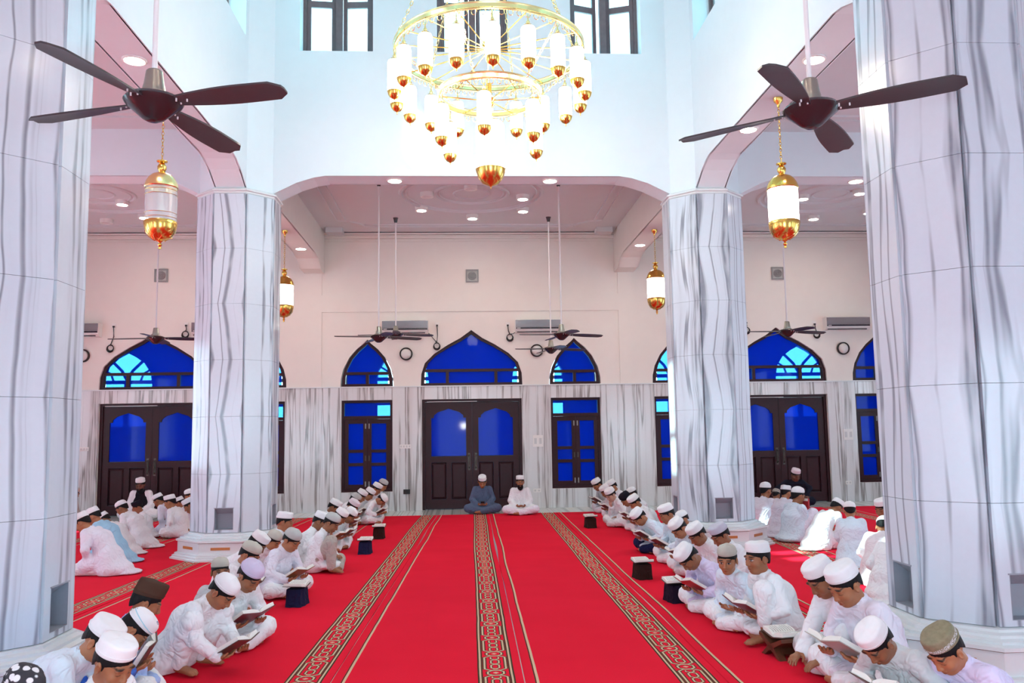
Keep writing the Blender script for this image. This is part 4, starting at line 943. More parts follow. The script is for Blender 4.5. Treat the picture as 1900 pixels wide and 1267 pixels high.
# ---------------------------------------------------------------- who sits where: id, hip x, y, pose, facing, lean, head pitch, head turn, size, arms, cap, cap colour, tunic, trousers, book, extra
PEOPLE = [
('x', -1.844, 3.939, 'cross', -28, 12, 28, 0, 0.95, 'book', 'flat', 'w', 'white', 'white', 'plain', ''),
('w', -2.268, 4.449, 'kneel', -12, 34, 40, 0, 0.93, 'floor', 'flat', 'w', 'bluewhite', 'white', None, ''),
('y', -2.191, 3.794, 'cross', -30, 25, 35, 0, 0.92, 'book', 'round', 'pat', 'white', 'white', 'plain', ''),
('v', -2.279, 4.863, 'cross', 15, 26, 58, 0, 0.93, 'book', 'round', 'print', 'blue', 'white', 'plain', ''),
('u', -2.242, 5.213, 'cross', 22, 14, 28, 0, 0.93, 'lap', 'tall', 'brown', 'paleblue', 'white', None, ''),
('t', -2.038, 5.829, 'squat', -18, 30, 48, 0, 0.95, 'book', 'round', 'w', 'white', 'white', 'plain', ''),
('s', -2.108, 6.712, 'cross', -35, 14, 4, -28, 0.84, 'lap', 'round', 'beige', 'greywhite', 'white', None, 'open'),
('r', -1.936, 6.429, 'cross', -32, 22, 44, 0, 0.98, 'book', 'round', 'lilac', 'white', 'white', 'maroon', ''),
('q', -2.29, 7.619, 'cross', -8, 26, 34, 0, 0.93, 'book', 'round', 'beige', 'white', 'white', 'plain', ''),
('o', -2.397, 8.37, 'cross', -5, 22, 44, 0, 0.93, 'lap', 'flat', 'w', 'white', 'white', None, ''),
('p', -2.356, 9.069, 'cross', -22, 26, 38, 0, 0.85, 'lap', 'round', 'beige', 'white', 'white', None, ''),
('n', -1.971, 8.359, 'cross', -28, 12, 36, 0, 0.92, 'book', 'round', 'grey', 'lilacwhite', 'white', 'brown', ''),
('m', -2.322, 9.746, 'cross', 5, 10, 14, 0, 0.92, 'lap', 'flat', 'w', 'white', 'white', None, ''),
('k', -1.808, 9.718, 'kneeup', -12, 8, 34, 0, 0.92, 'chin', 'round', 'grey', 'white', 'khaki', None, ''),
('l', -2.048, 10.065, 'cross', 0, 18, 30, 0, 0.92, 'lap', 'flat', 'w', 'white', 'white', None, ''),
('j', -2.041, 11.293, 'cross', -15, 28, 42, 0, 0.9, 'book', 'flat', 'w', 'white', 'white', 'brown', ''),
('i', -1.975, 11.616, 'cross', -15, 30, 46, 0, 0.9, 'book', 'round', 'w', 'white', 'white', 'plain', ''),
('h', -2.237, 12.221, 'cross', -5, 22, 35, 0, 0.92, 'lap', 'flat', 'w', 'white', 'white', None, ''),
('f', -2.076, 12.843, 'cross', -18, 28, 42, 0, 0.9, 'book', 'flat', 'pink', 'white', 'white', 'plain', ''),
('e', -2.179, 13.95, 'cross', -12, 26, 40, 0, 0.9, 'book', 'round', 'grey', 'white', 'white', 'plain', ''),
('d', -2.172, 14.64, 'cross', -12, 26, 40, 0, 0.92, 'book', 'flat', 'w', 'white', 'white', 'plain', ''),
('c', -2.089, 15.082, 'cross', -12, 26, 42, 0, 0.92, 'book', 'flat', 'w', 'white', 'white', 'brown', ''),
('b', -1.983, 15.721, 'cross', -12, 18, 36, 0, 0.94, 'book', 'flat', 'w', 'white', 'white', 'plain', ''),
('a', -1.929, 16.48, 'cross', -12, 14, 36, 0, 0.96, 'lap', 'round', 'grey', 'white', 'white', None, ''),
('g', -1.826, 14.711, 'cross', -18, 26, 66, 0, 0.86, 'book', 'round', 'w', 'white', 'white', 'plain', ''),
('A', -6.135, 16.44, 'cross', -88, 2, 18, 0, 1.06, 'lap', 'flat', 'w', 'white', 'white', None, 'vest beard'),
('B', -4.617, 12.2, 'kneel', 168, 26, 34, 0, 0.88, 'lap', 'round', 'w', 'white', 'white', None, 'tail'),
('C', -4.913, 13.329, 'cross', 205, 10, 25, 0, 0.8, 'lap', 'flat', 'black', 'white', 'white', None, ''),
('D', -4.613, 13.663, 'kneel', 170, 28, 36, 0, 0.88, 'lap', 'flat', 'w', 'lilacwhite', 'white', None, 'tail'),
('E', -4.412, 13.379, 'cross', 172, 18, 20, 0, 0.92, 'lap', 'flat', 'w', 'white', 'white', None, ''),
('F', -4.509, 14.153, 'cross', 172, 22, 30, 0, 0.82, 'lap', 'flat', 'w', 'lilacwhite', 'white', None, ''),
('G', -4.511, 14.634, 'cross', 190, 14, 20, 0, 0.92, 'lap', 'round', 'w', 'white', 'white', None, ''),
('I', -3.859, 12.733, 'cross', 185, 20, 34, 0, 0.95, 'lap', 'flat', 'w', 'white', 'white', None, ''),
('J1', -4.116, 9.907, 'kneel', 172, 28, 38, 0, 0.95, 'lap', 'flat', 'w', 'lilacwhite', 'white', None, 'tail'),
('J2', -4.408, 10.821, 'kneel', 175, 24, 34, 0, 0.9, 'lap', 'flat', 'w', 'skyblue', 'skyblue', None, 'tail'),
('J3', -4.573, 11.537, 'kneel', 172, 30, 46, 0, 0.78, 'lap', 'flat', 'w', 'white', 'white', None, 'tail'),
('K', -7.033, 15.355, 'cross', -10, 6, 20, 0, 0.94, 'lap', 'flat', 'beige', 'khaki', 'khaki', None, ''),
('M1', 0.166, 16.24, 'cross', -90, 3, 32, 0, 1.0, 'lap', 'flat', 'w', 'slate', 'slate', 'phone', 'moustache'),
('M2', 0.847, 15.825, 'cross', -90, 0, 8, 0, 0.965, 'lap', 'flat', 'w', 'white', 'lilacwhite', None, 'beard open'),
('t_', 2.317, 4.03, 'cross', 198, 28, 42, 0, 0.93, 'book', 'flat', 'olive', 'lilac', 'white', 'plain', ''),
('s_', 2.133, 4.355, 'cross', 205, 30, 52, 0, 0.92, 'book', 'flat', 'w', 'greywhite', 'greywhite', 'plain', ''),
('r_', 2.255, 5.006, 'cross', 198, 16, 32, 0, 1.06, 'book', 'flat', 'w', 'lilacwhite', 'white', 'worn', ''),
('q_', 2.253, 5.307, 'cross', 192, 14, 38, 0, 1.03, 'floor', 'flat', 'w', 'white', 'greywhite', None, ''),
('p_', 2.112, 6.181, 'kneeup', 190, 16, 8, 8, 0.98, 'book', 'flat', 'w', 'white', 'white', 'maroon', 'open'),
('o_', 1.997, 6.547, 'cross', 200, 22, 16, 38, 0.93, 'lap', 'round', 'beige', 'bluewhite', 'white', None, 'open'),
('n_', 1.962, 7.16, 'cross', 198, 28, 58, 0, 0.95, 'book', 'flat', 'w', 'lilac', 'white', 'red', ''),
('m_', 2.405, 7.981, 'cross', 195, 16, 34, 0, 0.93, 'lap', 'flat', 'lgrey', 'white', 'white', None, ''),
('l_', 2.308, 8.31, 'cross', 197, 22, 40, 0, 0.93, 'lap', 'flat', 'w', 'white', 'white', None, ''),
('k_', 2.28, 8.947, 'cross', 200, 20, 48, 0, 0.92, 'book', 'flat', 'w', 'bluewhite', 'white', 'plain', ''),
('j_', 2.545, 10.101, 'cross', 190, 12, 30, 0, 0.79, 'lap', 'round', 'w', 'white', 'white', None, ''),
('i_', 2.307, 9.77, 'cross', 192, 12, 26, 0, 0.94, 'book', 'flat', 'w', 'bluewhite', 'white', 'plain', ''),
('h_', 2.253, 10.597, 'cross', 200, 30, 52, 0, 0.92, 'book', 'flat', 'w', 'bluewhite', 'navy', 'plain', ''),
('f_', 2.525, 12.29, 'cross', 195, 26, 40, 0, 0.92, 'book', 'flat', 'w', 'white', 'white', 'plain', ''),
('e_', 2.53, 12.942, 'cross', 195, 26, 44, 0, 0.92, 'book', 'flat', 'black', 'white', 'white', 'plain', ''),
('g_', 2.725, 13.917, 'cross', 190, 14, 30, 0, 0.84, 'lap', 'round', 'w', 'white', 'white', None, ''),
('d_', 2.341, 13.517, 'cross', 200, 20, 36, 10, 0.92, 'chin', 'flat', 'w', 'white', 'white', None, 'fair'),
('c_', 2.656, 15.103, 'cross', 192, 18, 36, 0, 0.95, 'lap', 'flat', 'w', 'white', 'white', None, ''),
('b_', 2.469, 14.496, 'cross', 195, 24, 40, 0, 0.93, 'book', 'flat', 'w', 'white', 'white', 'plain', ''),
('a_', 2.519, 15.811, 'cross', 198, 22, 36, 0, 0.96, 'book', 'flat', 'w', 'greywhite', 'white', 'plain', ''),
('A_', 6.126, 16.28, 'cross', -100, 14, 26, 20, 1.05, 'knee', 'flat', 'pink', 'charcoal', 'charcoal', None, ''),
('B_', 4.101, 12.318, 'cross', 35, 6, 12, 0, 0.98, 'lap', 'round', 'w', 'lilacwhite', 'white', None, ''),
('C_', 4.409, 12.708, 'kneel', 45, 14, 22, 0, 0.74, 'lap', 'round', 'stripe', 'greywhite', 'white', None, ''),
('D_', 4.221, 11.882, 'kneel', 35, 10, 16, 0, 0.86, 'lap', 'flat', 'w', 'lilacwhite', 'white', None, ''),
('E_', 4.143, 11.259, 'kneeup', 20, 4, 14, 0, 0.98, 'chin', 'round', 'w', 'bluewhite', 'lilacwhite', 'redup', ''),
('F_', 4.205, 10.528, 'kneel', 25, 34, 46, 0, 0.88, 'lap', 'flat', 'w', 'white', 'white', None, 'tail'),
('G_', 4.064, 9.294, 'kneel', 70, 14, 20, 0, 0.84, 'lap', 'round', 'w', 'bluewhite', 'white', None, ''),
('H_', 4.744, 9.637, 'cross', 150, 8, 22, 60, 0.95, 'lap', 'flat', 'w', 'white', 'white', None, ''),
('I_', 3.791, 8.14, 'kneel', 55, 32, 44, 0, 0.88, 'lap', 'round', 'w', 'pinkwhite', 'white', None, 'tail'),
('J_', 3.5, 7.36, 'kneel', 50, 34, 44, 0, 0.9, 'lap', 'round', 'w', 'white', 'white', None, 'tail'),
]
LABEL = {'x': 'boy in stiff white cap close to the camera at the corner, head bowed', 'w': 'boy in white bending low behind the closest white capped boy', 'y': 'boy at the bottom corner in a black and white patterned cap', 'v': 'boy in bright blue shirt with blue printed white cap', 'u': 'boy in tall dark brown cap and pale blue shirt', 't': 'crouching boy in white with round knitted cap leaning towards the carpet', 's': 'boy in round beige cap glancing back towards the camera', 'r': 'boy in round lilac cap reading a maroon book', 'q': 'boy in round beige cap reading, just behind the lilac capped boy', 'o': 'boy in white cap bowed beside the column base inlay', 'p': 'boy in pale beige cap, face half hidden by his bowed neighbour', 'n': 'boy in round grey cap sitting upright over a brown book', 'm': 'boy in white cap sitting apart behind, beside the column edge', 'k': 'boy in grey knitted cap and khaki trousers, hand at chin, knee raised', 'l': 'boy in white cap right behind the khaki trousered boy', 'j': 'boy in white cap reading a brown book beyond the khaki trousered boy', 'i': 'boy in round white cap bowed low over his book, middle of the row', 'h': 'boy in white cap set back from the row, black hair showing behind', 'f': 'boy in pinkish white cap reading, half way to the far wall', 'e': 'boy in grey patterned cap reading under the far window', 'd': 'boy in white cap, fourth from the far wall in his row', 'c': 'boy in white cap, third from the far wall in his row', 'b': 'boy in white cap, second from the far wall in his row', 'a': 'boy in grey knitted cap at the far end under the window', 'g': 'boy with head bowed deep over a book by the black socket', 'A': 'bearded teacher in black waistcoat over white, seated before the side door', 'B': 'kneeling boy in round white cap, back turned, facing the waistcoated teacher', 'C': 'boy in black cap seated in front of the waistcoated teacher', 'D': 'kneeling boy in white cap and lilac white shirt beside the black capped boy', 'E': 'boy in white cap further along, beyond the lilac white shirted back', 'F': 'boy with only cap and shoulder visible near the column, facing the side door', 'G': 'boy in round white cap at the column edge, farthest of his cluster', 'I': 'boy in white cap cut off by the far marble column', 'J1': 'kneeling boy in lilac white with back turned, closest to the near column', 'J2': 'kneeling boy in sky blue shirt with tail spread on the carpet', 'J3': 'kneeling boy in white between the sky blue shirt and the round cap', 'K': 'figure in beige cap peeking past the near marble column edge', 'M1': 'man in slate blue tunic and white cap seated cross legged before the door', 'M2': 'bearded man in white seated cross legged beside the blue clad man', 't_': 'boy in olive embroidered cap and lilac shirt at the bottom corner', 's_': 'boy in tall white cap and grey shirt, head bowed, beside the olive cap', 'r_': 'older boy in white cap and speckled lilac white shirt with worn book', 'q_': 'boy in white cap and plain white shirt behind the wooden book stand', 'p_': 'boy in white cap with one knee raised, looking across, maroon book', 'o_': 'boy in beige cap turning his face to the camera', 'n_': 'boy in lilac shirt with tilted white cap over a red book', 'm_': 'boy in lilac grey cap beside the column base', 'l_': 'boy in white cap between the lilac grey cap and the lilac shirt', 'k_': 'boy in white cap and pale blue shirt bowed over an open book', 'j_': 'boy in round white cap partly hidden, before the sunlit column', 'i_': 'boy in white cap sitting upright left of the sunlit column', 'h_': 'boy in white cap and navy trousers bowed over his book', 'f_': 'boy in white cap next to the black capped reader', 'e_': 'boy in black cap bowed over a book', 'g_': 'boy in round white cap behind the black capped reader', 'd_': 'fair faced boy in white cap with hand at chin', 'c_': 'boy in white cap with black hair, second from the far wall opposite side', 'b_': 'boy in white cap mostly hidden behind the hand at chin boy', 'a_': 'boy in white cap at the far end of the row below the window', 'A_': 'teacher in dark clothes and pale pink cap before the side door', 'B_': 'boy in round white cap at the sunlit column edge, back turned', 'C_': 'boy in striped dark and cream cap, back turned', 'D_': 'kneeling boy in white cap beside the striped cap', 'E_': 'boy in pale blue white shirt holding up a small red book', 'F_': 'kneeling boy with sunlit white back bending over', 'G_': 'kneeling boy in round cap beside the sunlit white back', 'H_': 'boy with turned face by the near column, white cap', 'I_': 'kneeling boy in pinkish white bending by the near column', 'J_': 'kneeling boy in white nearly hidden by the near column base'}
BOOKL = {'x': 'open book in the lap of the closest white capped boy', 'y': 'open book before the patterned cap boy', 'v': 'open book held by the boy in the blue shirt', 't': 'open book near the carpet held by the crouching boy', 'r': 'maroon open book held by the lilac capped boy', 'q': 'open book held up by the beige capped reader', 'n': 'brown covered book held by the grey capped upright boy', 'j': 'brown book beyond the khaki trousered boy', 'i': 'open book of the low bowed boy in the middle of the row', 'f': 'open book of the pinkish capped reader', 'e': 'open book of the grey patterned cap reader', 'd': 'open book of the fourth reader from the far wall', 'c': 'brown book of the third reader from the far wall', 'b': 'open book of the second reader from the far wall', 'g': 'open book under the deeply bowed boy by the black socket', 't_': 'open book below the olive capped boy', 's_': 'open book of the grey shirted boy beside the olive cap', 'r_': 'worn pale covered book held by the older boy', 'p_': 'maroon book held by the boy with raised knee', 'n_': 'red covered open book held by the lilac shirted boy', 'k_': 'open book held by the pale blue shirted boy near the column', 'i_': 'open book of the upright boy left of the sunlit column', 'h_': 'open book of the boy in navy trousers', 'f_': 'open book of the reader next to the black cap', 'e_': 'open book of the black capped reader', 'b_': 'open book behind the hand at chin boy', 'a_': 'open book of the last boy below the window'}
# ---------------------------------------------------------------- colours of cloth and skin
KC = {'white': (.84, .86, .89), 'bluewhite': (.70, .80, .90), 'lilacwhite': (.80, .78, .88), 'lilac': (.72, .66, .88), 'greywhite': (.62, .64, .66), 'blue': (.07, .22, .75), 'paleblue': (.40, .55, .88), 'skyblue': (.36, .60, .78),
      'slate': (.10, .14, .23), 'charcoal': (.014, .016, .03), 'khaki': (.46, .42, .38), 'pinkwhite': (.80, .73, .77), 'navy': (.01, .014, .06), 'black': (.012, .012, .016)}
CC = {'w': (.84, .84, .86), 'beige': (.52, .50, .44), 'grey': (.50, .51, .50), 'lilac': (.62, .54, .72), 'brown': (.075, .038, .026), 'pink': (.80, .70, .76), 'lgrey': (.55, .55, .64), 'black': (.012, .012, .02)}
def cap_mats():
    for k, c in CC.items(): CC[k] = cloth('cap_' + k, c, .9, False)
    M = Mat('cap_pattern', .8); n = M.n.new('ShaderNodeTexVoronoi'); n.inputs['Scale'].default_value = 26; M.t.links.new(M.n.new('ShaderNodeTexCoord').outputs['Object'], n.inputs['Vector'])
    M.color(M.mix(E_(M.t, n.outputs[0]).smooth(.50, .40) , (.03, .03, .04), (.78, .78, .8))); CC['pat'] = M.m
    M = Mat('cap_print', .8); x, y, z = M.xyz(); n = M.n.new('ShaderNodeTexVoronoi'); n.inputs['Scale'].default_value = 19; M.t.links.new(M.n.new('ShaderNodeTexCoord').outputs['Object'], n.inputs['Vector'])
    nz = M.noise(M.vec(x, y, z), 90, 2); d = E_(M.t, n.outputs[0]); mk = d.lt(.30) * nz.gt(.48); c = M.mix(mk * z.gt(.03), (.82, .83, .86), (.06, .09, .22)); c = M.mix((z - .022).abs().lt(.003), c, (.35, .62, .72)); M.color(c); CC['print'] = M.m
    M = Mat('cap_stripe', .8); x, y, z = M.xyz(); M.color(M.mix((z * 1.).mod(.026).gt(.013), (.62, .58, .50), (.05, .05, .05))); CC['stripe'] = M.m
    M = Mat('cap_olive', .7); x, y, z = M.xyz(); nz = M.noise(M.vec(x, y, z), 40, 3); ck = M.noise(M.vec(x * 2, y * 2, z), 130, 1)
    c = M.mix(nz, (.16, .14, .08), (.30, .26, .16)); c = M.mix((z - .026).abs().lt(.011) * ck.gt(.5), c, (.60, .60, .62)); M.color(c); CC['olive'] = M.m
cap_mats()
SK = Mat('skin', .5, (.3, .15, .1), 0, .4); SK.t.links.new(SK.attr('tone', 'GEOMETRY', 'Color'), SK.b.inputs['Base Color']); SK.b.inputs['Subsurface Weight'].default_value = .0; SKIN = SK.m
HAIR = flat('black_hair', (.006, .005, .006), .6, spec=.2, grain=.3, scale=90)
V, F = hair_mesh(); HAIRM = npmesh('hair', V, F, [HAIR])
bfd = Field(np.arange(-.09, .09, .006), np.arange(-.02, .13, .006), np.arange(-.17, -.01, .006)); bfd.ell((0, .045, -.085), (.060, .054, .052), None, .01); bfd.ell((0, .06, -.12), (.036, .03, .035), None, .03); bfd.ell((0, .095, -.052), (.024, .03, .016), None, .01, cut=True)
for sx in (1, -1): bfd.ell((.035 * sx, .085, -.015), (.034, .04, .034), None, .01, cut=True)
V, F = bfd.mesh(); BEARDM = npmesh('beard', V, F, [HAIR])
def cap_mesh(kind):
    P = {'flat': [(.985, -.002), (1.015, .002), (1.02, .014), (1.005, .05), (.985, .066), (.94, .076), (.80, .0815), (.4, .084), (0, .084)],
         'tall': [(.985, -.004), (1.02, 0), (1.03, .02), (1.03, .07), (1.01, .095), (.95, .105), (.7, .109), (0, .110)],
         'round': [(.985, -.004), (1.012, 0), (1.015, .014), (.985, .038), (.90, .060), (.73, .077), (.45, .088), (.2, .092), (0, .093)]}[kind]
    m = MB(); m.lathe([(.0785 * f, z) for f, z in P], 32, (0, 0, 0), .098 / .0785); V = []
    for x, y, z in m.v:                                          # soft hand-made unevenness, front worn a little higher
        a = math.atan2(y, x); z *= .90; V.append((x * (1 + .012 * math.sin(3 * a + z * 40)), y * (1 + .010 * math.sin(2 * a + 1)), z + .0025 * math.sin(4 * a + 1) * (z > .03) + .15 * y * (1 - z * 5)))
    m.v = V; return m
CAPM = {}
def cap_of(kind, col):
    if (kind, col) not in CAPM:
        me = cap_mesh(kind).mesh('cap', CC[col], True, math.radians(60)); r = MB()
        r.tube([(.0808 * math.cos(t), .1012 * math.sin(t), .016 + .15 * .104 * math.sin(t) * .92) for t in [2 * PI * i / 36 for i in range(36)]], .0022, 5, True); CAPM[(kind, col)] = (me, r.mesh('cap_seam', CC[col], True))
    return CAPM[(kind, col)]
CAPOFF = Vector((0, -.014, .056))
# ---------------------------------------------------------------- books
PAGE = flat('page_paper', (.84, .83, .78), .85, grain=.03, scale=60)
def book_meshes(cover):
    def page(s, z, inset):
        m = MB(); n = 8; w, hh = .112 - inset, .082 - inset * .6; vs = []
        for i in range(n + 1):
            t = i / n; x = s * (w * t + .002); zt = .008 + .016 * math.sin(min(1, t * 2.2) * PI / 2) * (1 - .45 * t) + .020 * t
            for y in (-hh, hh):
                for q in (0, 1): vs.append((x, y, zt + .010 if q else .006 + .020 * t))
        fs = []
        for i in range(n):
            a, b = i * 4, i * 4 + 4; fs += [(a + 1, a + 3, b + 3, b + 1), (a, b, b + 2, a + 2), (a, a + 1, b + 1, b), (a + 2, b + 2, b + 3, a + 3)]
        fs += [(0, 2, 3, 1), (n * 4, n * 4 + 1, n * 4 + 3, n * 4 + 2)]; return m.add(vs, fs).mesh('pages', PAGE, True, math.radians(35))
    c = MB().prism([(0, 0), (.118, .022), (.118, .026), (0, .005), (-.118, .026), (-.118, .022)], -.087, .087, 'y'); 
    col = {'plain': (.10, .06, .05), 'maroon': (.16, .012, .025), 'brown': (.24, .09, .02), 'red': (.42, .02, .03), 'worn': (.45, .40, .36)}[cover]
    L = MB()
    for s in (-1, 1):
        for k in range(9): x0, x1 = sorted((s * .018, s * (.095 if k % 4 else .07))); L.add([(x0, .062 - k * .0155, 0), (x1, .062 - k * .0155, 0), (x1, .0596 - k * .0155, 0), (x0, .0596 - k * .0155, 0)], [(0, 1, 2, 3)])
    fx = lambda x: .008 + .016 * math.sin(min(1, abs(x) / .112 * 2.2) * PI / 2) * (1 - .45 * abs(x) / .112) + .020 * abs(x) / .112 + .0112
    L2 = MB()
    for k in range(0, len(L.v), 4):
        (x0, y0, _), (x1, _, _), (_, y1, _), _ = L.v[k:k + 4]; n = 6; vs = []
        for i in range(n + 1): x = x0 + (x1 - x0) * i / n; vs += [(x, y0, fx(x)), (x, y1, fx(x))]
        L2.add(vs, [(2 * i, 2 * i + 1, 2 * i + 3, 2 * i + 2) for i in range(n)])
    return (c.mesh('cover', flat('cover_' + cover, col, .45, grain=.12, scale=25)), page(1, 0, .004), page(-1, 0, .004), L2.mesh('text_lines', flat('ink', (.10, .09, .09), .8)))
BKM = {}
def book(M, cover, label, sc=1., group='open books held by the boys'):
    if cover not in BKM: BKM[cover] = book_meshes(cover)
    o = put(BKM[cover][0], 'book'); o.matrix_world = M @ Matrix.Scale(sc, 4)
    for k, me in enumerate(BKM[cover][1:3]): p = put(me, 'pages', o)
    put(BKM[cover][3], 'printed_text', o)
    tag(o, label, 'book', group); return o
# ---------------------------------------------------------------- people
def M4(Rm, t, s=1.):
    return Matrix([[Rm[i][j] * s for j in range(3)] + [t[i]] for i in range(3)] + [[0, 0, 0, 1]])
rsn = random.Random(11)
def build_person(row, sd):
    id_, hx, hy_, pose, az, lean, hp, hyaw, S, arms, ck, cc, ku, tr, bk, ex = row
    D = skeleton(pose, lean, 18 if pose != 'kneel' else 24, hp, hyaw, 0, arms, 1 if az > 90 else 0, **({'bz': .075, 'by': .43} if arms == 'floor' else {'bz': .30, 'by': .40} if id_ == 'v' else {'bz': .15, 'by': .47} if id_ == 't' else {}))
    near = hy_ < 7.2; mid = hy_ < 10.8
    hf, hc, kh = (.0042, .013, .011) if near else (.0062, .017, .014) if mid else (.0085, .021, .017)
    if id_ in ('M1', 'M2'): hf = .0065
    V, F = body_mesh(D, hf, hc, sd)
    me = npmesh('person', V, F, [SKIN]); ca = me.color_attributes.new('tone', 'FLOAT_COLOR', 'POINT')
    t = rsn.uniform(.75, 1.15); tone = (.36 * t, .145 * t, .068 * t)
    if 'fair' in ex: tone = (.52, .30, .22)
    if id_ == 'A_' or id_ == 'A': tone = (.15, .065, .04)
    ca.data.foreach_set('color', skin_colors(V, D, tone, 'open' if 'open' in ex else 'down', 'beard' in ex, -.004 if id_ == 's' else 0).astype(np.float32).ravel())
    o = put(me, 'person', None, (hx, hy_, .008), math.radians(az - 90)); o.scale = (S, S, S)
    tag(o, LABEL[id_], 'person', 'people sitting on the carpet')
    V, F = kurta_mesh(D, kh, sd, pose); put(npmesh('kurta', V, F, [cloth('cloth_' + ku, KC[ku])]), 'kurta', o)
    V, F = trouser_mesh(D, kh, sd, .28 if id_ == 'p_' else 0); put(npmesh('trousers', V, F, [cloth('cloth_' + tr, KC[tr])]), 'trousers', o)
    if 'vest' in ex: V, F = kurta_mesh(D, kh, sd + 3, pose, True); put(npmesh('waistcoat', V, F, [cloth('cloth_black', KC['black'])]), 'waistcoat', o)
    Hm = M4(D['M'], D['H'], HSC)
    h = put(HAIRM, 'hair', o); h.matrix_local = Hm
    cme, seam = cap_of(ck, cc); c = put(cme, 'cap', o); c.matrix_local = Hm @ Matrix.Translation(CAPOFF); put(seam, 'cap_seam', c)
    if 'beard' in ex: b = put(BEARDM, 'beard', o); b.matrix_local = Hm
    if mid or id_ in ('M1', 'M2'):                                # stand collar and front placket of the tunic
        u = unit(D['nt'] - D['N']); c0 = D['N'] + u * .012 - D['ax'] * .006; q = unit(np.cross(u, (1, 0, 0))); cm = MB(); ring = []
        for i in range(25): a = PI / 2 + .22 + (2 * PI - .44) * i / 24; ring.append(c0 + .0525 * (np.array([1, 0, 0]) * math.cos(a) - q * math.sin(a)))
        cm.tube([tuple(p + u * .004) for p in ring], .0055, 6); cm.tube([tuple(p + u * .013) for p in ring], .0055, 6); cm.build('collar', cloth('cloth_' + ku, KC[ku]), o, True)
    W = Matrix.Translation((hx, hy_, .008)) @ Matrix.Rotation(math.radians(az - 90), 4, 'Z') @ Matrix.Scale(S, 4)
    if bk and bk in ('plain', 'maroon', 'brown', 'red', 'worn'):
        B = D['book']; tilt = 58 if id_ == 'v' else 30 if arms == 'book' else 12
        book(W @ Matrix.Translation((B[0], B[1] + .0, B[2] + .016)) @ Matrix.Rotation(math.radians(tilt), 4, 'X') @ Matrix.Rotation(rsn.uniform(-.15, .15), 4, 'Z'), bk, BOOKL[id_], 1.22)
    if bk == 'phone':
        p = MB().box((-.035, -.07, -.005), (.035, .07, .005)).build('mobile_phone', black); p.matrix_world = W @ Matrix.Translation((0, .27, .20)) @ Matrix.Rotation(.5, 4, 'X'); tag(p, 'small dark mobile phone in the hands of the blue clad man', 'phone')
        MB().box((-.031, -.062, .005), (.031, .062, .0056)).build('screen', flat('phone_screen', (.12, .12, .13), .1), p)
    if bk == 'redup':
        p = MB().box((-.05, -.012, -.07), (.05, .012, .07)).build('book', flat('cover_red', (.42, .02, .03), .45)); p.matrix_world = W @ Matrix.Translation(D['arms'][0][2] + np.array([.02, .05, .10])); tag(p, 'small closed red book held upright before the face', 'book', 'open books held by the boys'); MB().box((-.046, -.0125, .035), (.046, .0125, .068)).build('white_label', PAGE, p)
    return o, D
for k, row in enumerate(PEOPLE): build_person(row, 100 + k)
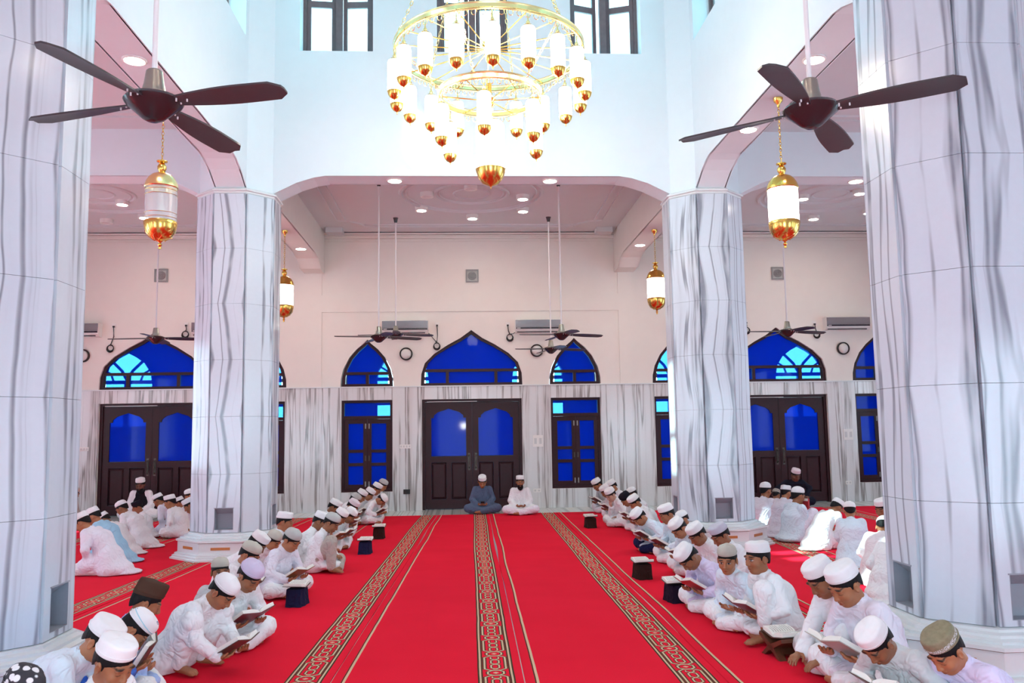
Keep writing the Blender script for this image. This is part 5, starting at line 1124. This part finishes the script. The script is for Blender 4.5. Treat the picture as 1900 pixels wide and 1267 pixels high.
# ---------------------------------------------------------------- book stands on the carpet
def rehal(x, y, rz, label):
    root = empty('book_stand', (x, y, .008), rz); tag(root, label, 'book stand'); wd = flat('carved_wood', (.10, .035, .018), .4, grain=.25, scale=22)
    for s in (-1, 1):
        def P(u, t): return (s * u, t)
        m = MB(); a = [(-.10, .0), (-.085, .0), (.13, .20), (.118, .212)]
        m.prism([P(*q) for q in [(-.04, .066), (-.02, .036), (.145, .118), (.135, .140)]], -.11, .11, 'y'); m.build('side_board', wd, root)
        for yy in (-.11, .06): MB().prism([P(*q) for q in [(-.118, .0), (-.080, .0), (-.012, .046), (-.036, .066)]], yy, yy + .05, 'y').build('leg', wd, root)
        MB().prism([P(*q) for q in [(-.085, .034), (-.062, .016), (-.022, .042), (-.036, .062)]], -.065, .065, 'y').build('apron', wd, root)
    return root
rehal(1.93, 5.70, math.radians(100), 'carved dark wooden folding book stand in front of the plain white shirted boy')
book(Matrix.Translation((1.93, 5.70, .128)) @ Matrix.Rotation(math.radians(100), 4, 'Z'), 'plain', 'open white paged book lying on the carved wooden stand', 1.12, 'open books on stands')
def draped(x, y, rz, label, bl, col=(.012, .014, .05)):
    root = empty('draped_book_stand', (x, y, .008), rz); tag(root, label, 'book stand', 'cloth covered book stands')
    vs = []; n = 24; 
    for j, (f, z) in enumerate(((1.12, 0), (1.04, .05), (1.0, .12), (.96, .15))):
        for i in range(n):
            a = 2 * PI * i / n; q = 1 / max(abs(math.cos(a)), abs(math.sin(a))) ** .8; w = 1 + (.06 - .015 * j) * math.sin(a * 7 + x * 9); vs.append((.095 * f * q * w * math.cos(a), .072 * f * q * w * math.sin(a), z))
    fs = [(j * n + i, j * n + (i + 1) % n, j * n + n + (i + 1) % n, j * n + n + i) for j in range(3) for i in range(n)] + [tuple(range(3 * n, 4 * n))]
    MB().add(vs, fs).build('cloth_cover', cloth('drape_%d' % (col[2] * 100), col), root, True); MB().box((-.08, -.06, 0), (.08, .06, .14)).build('stand_block', wood, root)
    book(Matrix.Translation((x, y, .163)) @ Matrix.Rotation(rz, 4, 'Z'), 'plain', bl, 1., 'open books on stands')
draped(-1.66, 7.85, math.radians(-100), 'navy cloth covered book stand before the beige capped reader', 'open book on the navy cloth stand before the beige capped reader')
draped(-1.42, 11.05, math.radians(-95), 'navy cloth covered book stand half way along the row', 'open book on the navy stand half way along the row')
draped(-1.40, 12.6, math.radians(-95), 'dark brown cloth covered book stand before the pinkish capped reader', 'open book on the dark brown draped stand', (.03, .012, .010))
draped(1.62, 8.75, math.radians(100), 'black cloth covered book stand before the pale blue shirted boy', 'open book on the black draped stand near the column', (.01, .008, .015))
draped(1.66, 7.55, math.radians(100), 'dark purple cloth covered book stand before the lilac shirted boy', 'open book on the dark purple draped stand', (.012, .006, .02))
draped(1.78, 13.4, math.radians(100), 'black cloth covered stand near the far end of the row', 'open book on the black stand near the far end', (.01, .008, .010))
